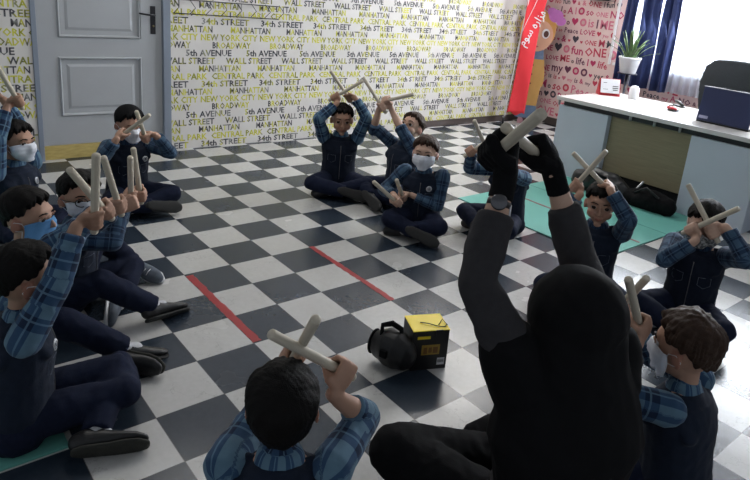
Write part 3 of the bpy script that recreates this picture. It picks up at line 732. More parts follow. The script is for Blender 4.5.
# ---- curtains
def drape(name,mat,i0,i1,z0,z1,y,amp,per,seed,label,flare=0):
    n=int((i1-i0)*26); rr=random.Random(seed); vs=[];fs=[]; ph=[rr.uniform(-.5,.5) for _ in range(n+1)]
    zs=np.linspace(z1,z0,14)
    for lay in (0,1):
        for r_,z in enumerate(zs):
            t=r_/13
            for k in range(n+1):
                x=i0+(i1-i0)*k/n; a=x/per*2*math.pi+.6*math.sin(x*2.1+seed)
                yy=y+amp*(math.sin(a)+.3*math.sin(2.3*a+seed))*(1+.3*t)-lay*.002
                vs.append((x*T+flare*T*(k/n-.5)*t+.008*math.sin(z*1.3+a),yy,z*T))
    R_=n+1; H=14*R_
    for r_ in range(13):
        for k in range(n):
            a=r_*R_+k; fs+=[(a,a+R_,a+R_+1,a+1),(H+a,H+a+1,H+a+R_+1,H+a+R_)]
    for k in range(n): a=13*R_+k; fs.append((a,H+a,H+a+1,a+1)); a=k; fs.append((a,a+1,H+a+1,H+a))
    for r_ in range(13): a=r_*R_; fs.append((a,H+a,H+a+R_,a+R_)); a+=n; fs.append((a,a+R_,H+a+R_,H+a))
    o=link(name,mesh_from(vs,fs,True),None,[mat]); tag(o,label,'curtain'); return o
NAV=plain('navy_curtain_fabric',(.020,.035,.13),.8,.2,25,bmp=.1,sheen=.1)
def sheer_mat():
    m,nt,b=new_mat('white_sheer_voile'); nt.nodes.remove(b); d=N(nt,'ShaderNodeBsdfDiffuse'); d.inputs[0].default_value=(.8,.82,.86,1); t=N(nt,'ShaderNodeBsdfTranslucent'); t.inputs[0].default_value=(.85,.88,.93,1)
    p=N(nt,'ShaderNodeBsdfTransparent'); p.inputs[0].default_value=(.95,.97,1,1)
    a=N(nt,'ShaderNodeMixShader'); a.inputs[0].default_value=.6; nt.links.new(d.outputs[0],a.inputs[1]); nt.links.new(t.outputs[0],a.inputs[2])
    c=N(nt,'ShaderNodeMixShader'); c.inputs[0].default_value=.32; nt.links.new(a.outputs[0],c.inputs[1]); nt.links.new(p.outputs[0],c.inputs[2]); nt.links.new(c.outputs[0],nt.nodes['Material Output'].inputs[0]); return m
drape('navy_curtain',NAV,-4.22,-3.66,2.75,9.6,Y-.16,.022,.30,1,'narrow navy curtain strip nearest the pink wall, behind the potted plant')
drape('navy_curtain',NAV,-3.46,-2.62,2.74,9.6,Y-.17,.028,.40,4,'middle navy curtain strip, between two slits of daylight')
drape('navy_curtain',NAV,-2.48,-1.72,2.72,9.6,Y-.17,.028,.38,9,'navy curtain strip bordering the wide white sheer curtain')
sh=sheer_mat()
drape('sheer_curtain',sh,-4.3,7.6,2.75,9.6,Y-.085,.018,.36,7,'white sheer curtain glowing with daylight behind the office chair')
tag(MB().tube([((WI0-.6)*T,Y-.14,9.7*T),((WI1+.6)*T,Y-.14,9.7*T)],.014,12).build('curtain_rod',DM),'dark curtain rod above the window','curtain rod')
# ---- desk
DSW=plain('pale_blue_grey_laminate',(.56,.62,.70),.35,.03,4); DTOP=plain('glossy_white_laminate',(.70,.68,.66),.12,.03,4,spec=.6)
def oak():
    m,nt,b=new_mat('grey_oak_laminate'); setp(b,rough=.4); g=N(nt,'ShaderNodeNewGeometry'); mp=N(nt,'ShaderNodeMapping'); mp.inputs['Scale'].default_value=(1.3,1,26); nt.links.new(g.outputs['Position'],mp.inputs[0])
    nt.links.new(mixc(nt,noise(nt,3.5,6,mp.outputs[0],.6),(.18,.15,.09),(.36,.315,.20)),b.inputs['Base Color']); return m
OAK=oak(); desk=empty('reception_desk',(1.4*T,14.9*T,0)); tag(desk,'white topped reception desk with pale blue side cabinets and an oak centre panel','desk')
JF=14.6; DI0,DI1=-1.92,5.05
def dp(m,name,mat): o=m.build(name,mat,desk); o.location=-desk.location; return o
def db(a,b_,c,d,z0,z1,bev=.003): return MB().box((a*T,c*T,z0*T),(b_*T,d*T,z1*T),bev)
dp(db(DI0,.10,JF,JF+1.9,.0,2.50),'side_cabinet',DSW); dp(db(3.0,DI1,JF,JF+1.9,0,2.50),'side_cabinet',DSW)
dp(db(.10,3.0,JF+.22,JF+.34,.55,2.5),'front_panel',OAK); dp(db(.10,3.0,JF+.30,JF+.38,0,.55),'kick_panel',plain('black_glossy_panel',(.02,.02,.022),.2))
dp(db(DI0+.1,DI1-.1,JF+.12,JF+1.8,2.5,2.68),'gap_board',plain('dark_grey_laminate',(.035,.038,.042),.4))
dp(db(DI0-.08,9.5,JF-.12,JF+3.7,2.68,2.82,.004),'desk_top',DTOP)
dp(db(5.3,9.4,JF+1.5,JF+3.5,0,2.68),'back_cabinet',DSW)
ST=plain('brushed_steel',(.45,.45,.46),.3,.05,40,metal=.9)
for i in (-1.95,.9,1.75,2.6,4.75): dp(MB().lathe([(.010,0),(.010,.0)],12) if 0 else MB().tube([(i*T,(JF+.02)*T,2.5*T),(i*T,(JF+.02)*T,2.69*T)],.011,12),'standoff',ST)
# ---- things on the desk
ZT=2.82*T
def put(o,x,y,z,rz=0): o.location=(x,y,z); o.rotation_euler=(0,0,rz); return o
cal=empty('desk_calendar'); RDC=plain('red_card',(.42,.02,.03),.5,.08,20)
m=MB(); m.add([(-.09,-.05,0),(.09,-.05,0),(.09,.05,0),(-.09,.05,0),(-.09,-.005,.135),(.09,-.005,.135),(.09,.005,.135),(-.09,.005,.135)],[(0,1,2,3),(0,4,5,1),(2,6,7,3),(4,7,6,5),(0,3,7,4),(1,5,6,2)]); m.build('stand',RDC,cal)
m=MB(); m.add([(-.082,-.051,.022),(.082,-.051,.022),(.082,-.0085,.132),(-.082,-.0085,.132),(-.082,-.054,.022),(.082,-.054,.022),(.082,-.0115,.132),(-.082,-.0115,.132)],[(3,2,1,0),(4,5,6,7),(0,1,5,4),(2,3,7,6),(1,2,6,5),(0,4,7,3)]); pg=m.build('page',WHITE,cal)
for x0,z0,w_,h_ in ((.02,.075,.05,.006),(.02,.06,.05,.006),(.025,.045,.04,.006),(-.06,.10,.03,.004),(-.06,.05,.04,.003)):
    y=lambda z:-.0558+(z-.022)/.11*.0425
    m=MB(); m.add([(x0,y(z0),z0),(x0+w_,y(z0),z0),(x0+w_,y(z0+h_),z0+h_),(x0,y(z0+h_),z0+h_)],[(0,1,2,3)]); m.build('print',plain('black_print',(.05,.05,.05),.6)).parent=pg
put(cal,-1.62*T,17.15*T,ZT,math.radians(50)); cal.scale=(1.1,1.1,1.15); tag(cal,'red and white tent desk calendar on the left end of the reception desk','calendar')
bt=MB().lathe([(.001,0),(.043,0),(.046,.01),(.046,.075),(.042,.10),(.028,.118),(.001,.125)],28).build('white_jar',WHITE); put(bt,-.75*T,17.5*T,ZT); tag(bt,'rounded white jar on the desk beside the calendar','jar')
m=MB(); mou=Vol(); mou.ell((0,0,.012),(.032,.055,.020)); mo,_=mou.build('computer_mouse',plain('red_glossy_plastic',(.42,.02,.03),.25),voxel=.003,smooth=2,attr=False); put(mo,1.25*T,16.6*T,ZT+.008,1.2); tag(mo,'red and black computer mouse on the desk top','mouse')
q=MB().tube([(0,-.01,.032),(0,.04,.030)],.006,10).build('scroll_wheel',BLACKCL); q.parent=mo; q=MB().box((-.033,-.052,-.008),(.033,.02,.006),.006).build('base',SHOEB); q.parent=mo
ph=empty('desk_stapler'); MB().box((-.02,-.07,0),(.02,.07,.012),.004).build('base',SHOEB,ph); MB().tube([(0,-.065,.018),(0,0,.036),(0,.065,.042)],[(.012,.014),(.014,.016),(.010,.012)],12).build('arm',SHOEB,ph)
put(ph,.85*T,17.9*T,ZT,1.0); tag(ph,'small black stapler lying on the desk between mouse and window','stapler')
lap=empty('laptop'); LN=plain('navy_laptop_lid',(.022,.030,.085),.35,.05,10)
MB().box((-.20,-.13,0),(.20,.13,.018),.004).build('base',SHOEB,lap)
Ml=Matrix.Translation((0,-.13,.016))@Matrix.Rotation(math.radians(-4+90+8-4),4,'X')
ld=MB().box((-.20,0,-.006),(.20,.265,.006),.005,Matrix.Translation((0,-.13,.014))@Matrix.Rotation(math.radians(84),4,'X')).build('lid',LN,lap)
MB().box((-.203,.262,-.007),(.203,.268,.007),.002,Matrix.Translation((0,-.13,.014))@Matrix.Rotation(math.radians(84),4,'X')).build('lid_edge',ST).parent=ld
MB().box((-.185,.018,.0055),(-.115,.040,.0068),.0,Matrix.Translation((0,-.13,.014))@Matrix.Rotation(math.radians(84),4,'X')).build('sticker',plain('pale_sticker',(.35,.36,.5),.5)).parent=ld
put(lap,3.42*T,16.05*T,ZT,math.radians(0)); tag(lap,'open laptop with a dark navy lid on the reception desk','laptop')
# plant on a slim stand behind the desk
pl=empty('plant_stand'); m=MB(); m.lathe([(.001,0),(.15,0),(.15,.012),(.02,.022),(.018,.04)],28); m.tube([(0,0,.02),(0,0,.850)],.014,12); m.lathe([(.001,.848),(.10,.848),(.10,.860),(.001,.860)],28); m.build('pedestal',plain('navy_black_metal',(.012,.014,.03),.4),pl)
PX,PY=-2.78*T,20.3*T; put(pl,PX,PY,0); tag(pl,'thin dark plant stand behind the desk under the white pot','plant stand')
pp=empty('potted_snake_plant'); m=MB(); m.lathe([(.001,0),(.068,0),(.072,.004),(.098,.135),(.104,.14),(.104,.155),(.094,.155),(.090,.135),(.001,.13)],32); m.build('pot',WHITE,pp)
LF,nt,b=new_mat('banded_green_leaf'); setp(b,rough=.4); at=N(nt,'ShaderNodeAttribute',attribute_name='col'); nt.links.new(mixc(nt,noise(nt,45,2),(.025,.06,.02),(.10,.17,.05)),b.inputs['Base Color'])
rp=random.Random(3)
for k in range(22):
    a=k*2.4; rr_=.015+.05*(k/22); h=.33-.15*(k/22)+rp.uniform(-.04,.05); le=.25+1.1*(k/22)
    m=MB(); pts=[];rd=[]
    for t in np.linspace(0,1,9):
        q=rr_+le*.16*t**1.6; pts.append((q*math.cos(a),q*math.sin(a),.12+h*t*(1-.25*le*t))); w=.019*(1-t)**.5*(.7+.6*t)+.0008; rd.append((.0022,w))
    m.tube(pts,rd,8,ref=(math.cos(a),math.sin(a),.2)); m.build('leaf',LF,pp)
pp.scale=(1.13,1.13,1.08); put(pp,PX,PY,.860); tag(pp,'snake plant with spiky green leaves in a white pot before the navy curtain','plant')
# office chair behind the desk
ch=empty('office_chair'); CB=plain('dark_grey_chair_mesh',(.022,.028,.032),.7,.2,60,bmp=.2)
v=Vol(); v.loft([(0,0,.56),(0,-.015,.70),(0,-.01,.88),(0,.01,1.03),(0,.02,1.09)],[(.21,.03),(.245,.035),(.26,.035),(.235,.03),(.18,.022)],(1,0,0)); v.build('backrest',CB,ch,voxel=.01,smooth=3,attr=False)
v=Vol(); v.loft([(0,.05,.47),(0,.50,.47)],[(.24,.045),(.23,.04)],(1,0,0)); v.build('seat',CB,ch,voxel=.01,smooth=3,attr=False)
MB().tube([(0,.27,.43),(0,.27,.10)],.03,16).build('column',DM,ch); MB().tube([(0,.1,.44),(0,-.04,.5),(0,-.05,.7)],.02,10).build('back_bracket',DM,ch)
m=MB()
for k in range(5): a=k*2*math.pi/5; m.tube([(0,.27,.11),(.29*math.cos(a),.27+.29*math.sin(a),.07)],[.025,.016],10)
m.build('star_base',DM,ch)
for k in range(5): a=k*2*math.pi/5; MB().tube([(.29*math.cos(a)-.015,.27+.29*math.sin(a),.032),(.29*math.cos(a)+.015,.27+.29*math.sin(a),.032)],.031,14).build('caster',SHOEB,ch)
for k in (1,-1): MB().tube([(.25*k,.12,.46),(.28*k,.12,.62),(.28*k,.36,.66),(.28*k,.40,.655)],[.014,.014,.02,.018],10).build('armrest',SHOEB,ch)
ch.scale=(1.18,1,1.03); put(ch,1.65*T,20.2*T,0,math.radians(192)); tag(ch,'dark grey office chair with a rounded back behind the laptop','office chair')
# black bags and a steel stool leg under the oak panel
bg=empty('black_backpack'); v=Vol(); v.loft([(-.20,0,.075),(-.05,0,.11),(.10,0,.10),(.20,0,.07)],[(.07,.09),(.085,.105),(.085,.10),(.06,.07)],(0,1,0)); v.build('bag_body',SHOEB,bg,voxel=.008,smooth=3,wr=.008,wscale=18,attr=False)
MB().tube([(-.1,-.08,.15),(-.02,-.12,.20),(.08,-.09,.17)],.012,8).build('strap',BLACKCL,bg); put(bg,.72*T,13.9*T,0,.05); tag(bg,'black backpack slumped against the oak panel, left of the steel tube','bag')
bg=empty('black_bag'); v=Vol(); v.loft([(-.16,0,.06),(0,0,.085),(.16,0,.07)],[(.07,.065),(.085,.085),(.06,.07)],(0,1,0)); v.build('bag_body',BLACKCL,bg,voxel=.008,smooth=3,wr=.008,wscale=20,attr=False)
MB().tube([(-.1,-.05,.12),(0,-.07,.19),(.1,-.05,.13)],.009,8).build('handle',SHOEB,bg); put(bg,2.42*T,13.95*T,0,.0); tag(bg,'low black bag beside the right desk cabinet on the teal mat','bag')
tu=MB().tube([(0,0,.012),(.02,.02,.10),(.08,.03,.20)],.009,10).build('steel_tube',ST); put(tu,1.72*T,14.0*T,0); tag(tu,'short bent steel tube sticking out between the two black bags','tube')
# ---- mats and tapes
MAT=plain('teal_foam_mat',(.125,.38,.325),.55,.06,6,bmp=.05,spec=.3); MAT2=plain('teal_foam_mat_seam',(.04,.2,.16),.8,.1,10)
def mat(i0,i1,j0,j1,label,seams=()):
    o=MB().box((i0*T,j0*T,.0),(i1*T,j1*T,.008),.002).build('foam_mat',MAT); tag(o,label,'mat')
    for a in seams:
        q=MB().box((a[0]*T,a[1]*T,.008),(a[2]*T,a[3]*T,.0086)).build('seam',MAT2); q.parent=o
mat(-1.05,3.98,8.95,14.57,'large teal floor mat under and before the reception desk',[(-1.05,12.3,3.98,12.32)])
mat(-3.9,3.97,-9.5,-3.08,'teal floor mat behind the boys on the left',[(3.3,-9.5,3.33,-3.08)])
RT=plain('red_floor_tape',(.33,.018,.022),.5,.25,14)
def tape(i0,i1,j0,j1,z,label,mt=RT):
    vs=[];fs=[];n=40
    for k in range(n+1):
        i=i0+(i1-i0)*k/n
        for jj in (j0,j1):
            e=rng.uniform(-.012,.012); vs+= [(i*T,(jj+e)*T,z),(i*T,(jj+e)*T,z+.0012)]
    for k in range(n):
        a=k*4; b_=a+4; fs+=[(a+1,a+3,b_+3,b_+1),(a,b_,b_+2,a+2),(a,a+1,b_+1,b_),(a+2,b_+2,b_+3,a+3)]
    fs+=[(0,2,3,1),(n*4,n*4+1,n*4+3,n*4+2)]
    o=link('floor_tape',mesh_from(vs,fs),None,[mt]); tag(o,label,'tape','strips of tape on the floor')
tape(.08,2.97,.0,.15,0,'red tape strip on the floor nearest the boys on the left')
tape(-.02,3.0,2.98,3.10,0,'red tape strip on the floor in the middle of the circle')
tape(-.9,3.9,10.88,10.97,.008,'dull red tape line across the teal mat',plain('dull_red_tape',(.20,.07,.07),.6,.2,20))
# ---- box and case in the middle of the circle
BX=plain('black_printed_cardboard',(.012,.012,.013),.35,.2,20); YL=plain('yellow_cardboard',(.95,.72,.015),.4,.05,12)
bx=empty('cardboard_box')
w_,d_,h_=.078,.064,.178
m=MB(); m.box((-w_,-d_,0),(w_,d_,h_),.0015); m.build('box_body',BX,bx)
m=MB(); m.box((-w_-.001,-d_-.001,h_),(w_+.001,d_+.001,h_+.004),.001); ld=m.build('lid',YL,bx)
m=MB(); m.box((.018,-d_-.0045,h_-.022),(.048,-d_-.001,h_+.0045),.0005); m.build('closing_tab',BX).parent=ld
m=MB(); m.tube([(-.03,.0,h_+.006),(.0,-.02,h_+.010),(.03,-.04,h_+.008),(.06,-.05,h_+.008),(.072,-.035,h_+.008)],.0022,6); m.tube([(.04,-.03,h_+.007),(.07,.01,h_+.009),(.074,-.04,h_+.01)],.0018,6); m.build('cord_handle',BX,bx)
m=MB(); m.box((-.036,-d_-.0016,.070),(.042,-d_-.0003,.115)); lb=m.build('printed_label',plain('ochre_label',(.38,.24,.03),.4,.15,60),bx)
m=MB(); 
m.free() if 0 else None
for x,z,w2,h2 in ((-.035,.075,.02,.030),(-.008,.080,.018,.024),(.016,.077,.026,.028)): MB().box((x*.8,-d_-.0024,z),((x+w2)*.8,-d_-.0012,z+h2)).build('print',plain('brown_print',(.20,.09,.02),.5)).parent=lb
m=MB(); m.box((.036,-d_-.0016,.020),(.068,-d_-.0003,.052)); bl=m.build('barcode_label',WHITE,bx)
m=MB(); 
for k in range(6): m.box((.039+k*.0045,-d_-.0024,.032),(.0412+k*.0045,-d_-.0012,.045))
m.build('bars',BX).parent=bl
m=MB(); m.box((-w_+.02,-d_-.0016,h_-.035),(-w_+.075,-d_-.0003,h_-.022)); m.build('yellow_print',YL,bx)
put(bx,*(4.93*T,2.12*T),0,math.radians(66)); tag(bx,'tall black cardboard box with a bright yellow lid on the checkered floor','box')
cs=empty('black_hard_case'); v=Vol(); v.loft([(-.055,0,.072),(-.02,0,.078),(.035,0,.078),(.060,0,.074)],[(.060,.062),(.076,.076),(.076,.076),(.066,.066)],(0,1,0)); v.build('case_shell',SHOEB,cs,voxel=.005,smooth=3,attr=False)
MB().tube([(-.045,-.03,.125),(-.050,-.02,.165),(-.01,.0,.178),(.035,.01,.165),(.040,.01,.13)],[.009,.011,.012,.011,.009],12).build('carry_handle',BLACKCL,cs)
MB().lathe([(.001,0),(.045,0),(.052,.006),(.04,.012),(.001,.012)],28,Matrix.Translation((-.098,0,.072))@Matrix.Rotation(-math.pi/2,4,'Y')).build('round_plate',BLACKCL,cs)
MB().box((-.01,-.088,.07),(.025,-.070,.10),.004).build('latch',BLACKCL,cs)
cs.scale=(.88,.90,1.08); put(cs,4.75*T,1.56*T,0,math.radians(15)); tag(cs,'rounded black carrying case with a top handle beside the yellow lidded box','case')
# ---- standee of a girl in the corner, and the red banner
RM={}
sd=empty('cardboard_standee'); 
def flat(poly,y0,y1,mat,name,par=sd): 
    M=Matrix(((1,0,0,0),(0,0,1,0),(0,1,0,0),(0,0,0,1)))
    o=MB().prism(poly,y0,y1,M).build(name,mat,par); return o
def elp(cx,cz,a,b_,n=28,a0=0,a1=2*math.pi): return [(cx+a*math.cos(t),cz+b_*math.sin(t)) for t in np.linspace(a0,a1,n,endpoint=(a1-a0<6.2))]
SKP=plain('printed_skin',(.62,.34,.22),.5,.06,6); ORG=plain('printed_orange_hair',(.55,.27,.07),.5,.12,20); COATP=plain('printed_mustard_coat',(.52,.30,.09),.5,.1,12); BLP=plain('printed_blue_grey',(.13,.19,.30),.5,.3,30); PUR=plain('printed_purple_flower',(.42,.13,.38),.5,.15,25); BRN=plain('printed_brown',(.10,.04,.03),.5,.1,20)
flat(elp(0,1.22,.225,.26),-.006,.006,ORG,'hair'); 
flat(elp(.0,1.16,.20,.205),-.012,-.004,SKP,'face')
flat([(-.24,1.27),(-.18,1.40),(-.02,1.47),(.14,1.43),(.25,1.27),(.20,1.30),(.12,1.33),(.02,1.36),(-.10,1.33)],-.016,-.010,ORG,'fringe')
fw=flat(elp(.20,1.42,.09,.08),-.020,-.010,PUR,'flower')
flat(elp(.27,1.36,.06,.055),-.022,-.012,PUR,'petal',fw); flat(elp(.14,1.47,.055,.05),-.022,-.012,PUR,'petal',fw)
for x in (-.105,.105):
    e=flat(elp(x,1.19,.05,.062),-.015,-.011,WHITE,'eye'); flat(elp(x+.005,1.185,.032,.042),-.018,-.014,BRN,'iris',e)
flat(elp(0,1.02,.035,.012),-.015,-.011,plain('printed_lips',(.42,.09,.09),.5),'mouth')
flat([(-.11,.98),(.11,.98),(.13,.86),(-.13,.86)],-.010,.006,BLP,'scarf')
flat([(-.13,.90),(.13,.90),(.17,.62),(.16,.50),(.14,.52),(.12,.24),(-.12,.24),(-.14,.52),(-.16,.50),(-.17,.62)],-.006,.006,COATP,'coat')
for z in (.78,.66,.54): flat(elp(.0,z,.012,.012,12),-.010,-.005,BRN,'button')
flat([(-.12,.25),(.12,.25),(.14,.08),(-.14,.08)],-.008,.004,BLP,'skirt')
for x in (-.065,.065): flat([(x-.035,.0),(x+.05,.0),(x+.04,.05),(x+.02,.09),(x-.02,.09),(x-.03,.05)],-.006,.006,plain('printed_pink_shoe',(.42,.22,.25),.5),'shoe')
flat([(-.05,0),(.05,0),(.02,.6),(-.02,.6)],.006,.02,BRN,'back_strut')
sd.scale=(.95,.95,.95); put(sd,-8.3*T,20.97*T,0,math.radians(42)); tag(sd,'cardboard cutout of a cartoon girl in a mustard coat standing in the corner','standee')
bn=empty('feather_banner',(0,0,0)); RB,nt,b=new_mat('red_banner_fabric'); setp(b,rough=.7,sheen=.1); 
nt.links.new(mixc(nt,noise(nt,3,3),(.62,.02,.03),(.80,.035,.05)),b.inputs['Base Color'])
# outline in the banner's own plane: x across, z up
def edgeL(z): return -.125+.30*(z-.15)**1.0*.24+ .02*math.sin(z*3)
def edgeR(z): return float(np.interp(z,[.15,1.2,2.2],[.10,.13,.25]))
vs=[];fs=[];nz,nx=40,10
for lay in (0,1):
    for a in range(nz+1):
        z=.16+2.05*a/nz
        for b_ in range(nx+1):
            x=edgeL(z)+(edgeR(z)-edgeL(z))*b_/nx; vs.append((x,.012*math.sin(x*22+z*5)*(1-.5*z/2.2)+lay*.0015,z+(.02*math.sin(b_*.9) if a==0 else 0)))
R_=nx+1;H=(nz+1)*R_
for a in range(nz):
    for b_ in range(nx):
        q=a*R_+b_; fs+=[(q,q+1,q+R_+1,q+R_),(H+q,H+q+R_,H+q+R_+1,H+q+1)]
for b_ in range(nx): q=b_; fs.append((q,H+q,H+q+1,q+1)); q=nz*R_+b_; fs.append((q,q+1,H+q+1,H+q))
for a in range(nz): q=a*R_; fs.append((q,q+R_,H+q+R_,H+q)); q+=nx; fs.append((q,H+q,H+q+R_,q+R_))
fb=link('flag',mesh_from(vs,fs,True),bn,[RB])
MB().tube([(-.14,0,.03),(-.13,.006,.15),(edgeL(1.2)-.006,.006,1.2),(edgeL(2.2)-.006,.006,2.2)],.007,8).build('pole',plain('white_pole',(.6,.6,.6),.4),bn)
m=MB(); m.box((-.26,-.02,0),(.0,.02,.012),.003); m.box((-.16,-.13,0),(-.12,.13,.012),.003); m.tube([(-.14,0,.0),(-.14,0,.12)],.012,10); m.build('cross_base',DM,bn)
# white print on the banner, in its own plane
def strokes(segs,name,r=.0055):
    m=MB()
    for s_ in segs: m.tube([(x,.012*math.sin(x*22+z*5)*(1-.5*z/2.2)-.003,z) for x,z in s_],r,6)
    o=m.build(name,WHITE,bn); return o
strokes([[(-.075,1.10),(-.03,1.25),(.03,1.42),(.09,1.62)]],'printed_rule',.003)
tm_=None
for cand in ("\uFEE1\uFEEE\uFEB3 \uFEE9\uFEAD\uFE8D\uFEB0\uFEEB",):
    co,fs2=text_mesh(cand,0,.012)
print('persian verts',len(co))
co=co.copy(); sx=.47/(co[:,0].max()-co[:,0].min()); ang=math.radians(63); cc_,ss_=math.cos(ang),math.sin(ang)
vs=[];o_=0
for x,y,_ in co:
    x=(x-co[:,0].min())*sx; y=y*sx*1.05; X_=-.02+x*cc_-y*ss_; Z_=.97+x*ss_+y*cc_; vs.append((X_,.012*math.sin(X_*22+Z_*5)*(1-.5*Z_/2.2)-.003,Z_))
link('printed_words',mesh_from(vs,fs2),bn,[WHITE])
put(bn,-7.9*T,19.7*T,0,math.radians(40)); tag(bn,'tall red feather banner with white Persian writing before the cartoon standee','banner')
# a thin wire trellis shelf: the dark wall hanger above the pink letters
hg=empty('wire_wall_shelf'); m=MB()
for z in (0,.05,.10): m.tube([(0,-.02,z),(.32,-.02,z)],.003,6); m.tube([(0,-.10,z),(.32,-.10,z)],.003,6)
for x in np.linspace(0,.32,7): m.tube([(x,0,0),(x,-.12,0)],.003,6)
for x in (0,.32): m.tube([(x,-.1,0),(x,-.1,.10)],.003,6); m.tube([(x,-.004,-.05),(x,-.004,.12)],.004,6)
m.build('wire_frame',DM,hg); MB().box((.04,-.10,.004),(.26,-.02,.03),.004).build('shelf_tray',BLACKCL,hg)
put(hg,-6.55*T,Y,6.32*T,0); tag(hg,'small black wire shelf high on the pink wall','shelf')

hg=empty('wire_wall_rack'); m=MB()
for z in (0,.11): m.tube([(.02,0,z),(.02,.95,z-.01)],.004,6)
for y in np.linspace(0,.95,8): m.tube([(.02,y,0),(.06,y+.03,.05),(.02,y,.11)],.003,6)
m.build('wire_frame',DM,hg); put(hg,IW*T,3.35*T,4.55*T,0); tag(hg,'thin black wire rack high on the lettered wall right of the door','rack')
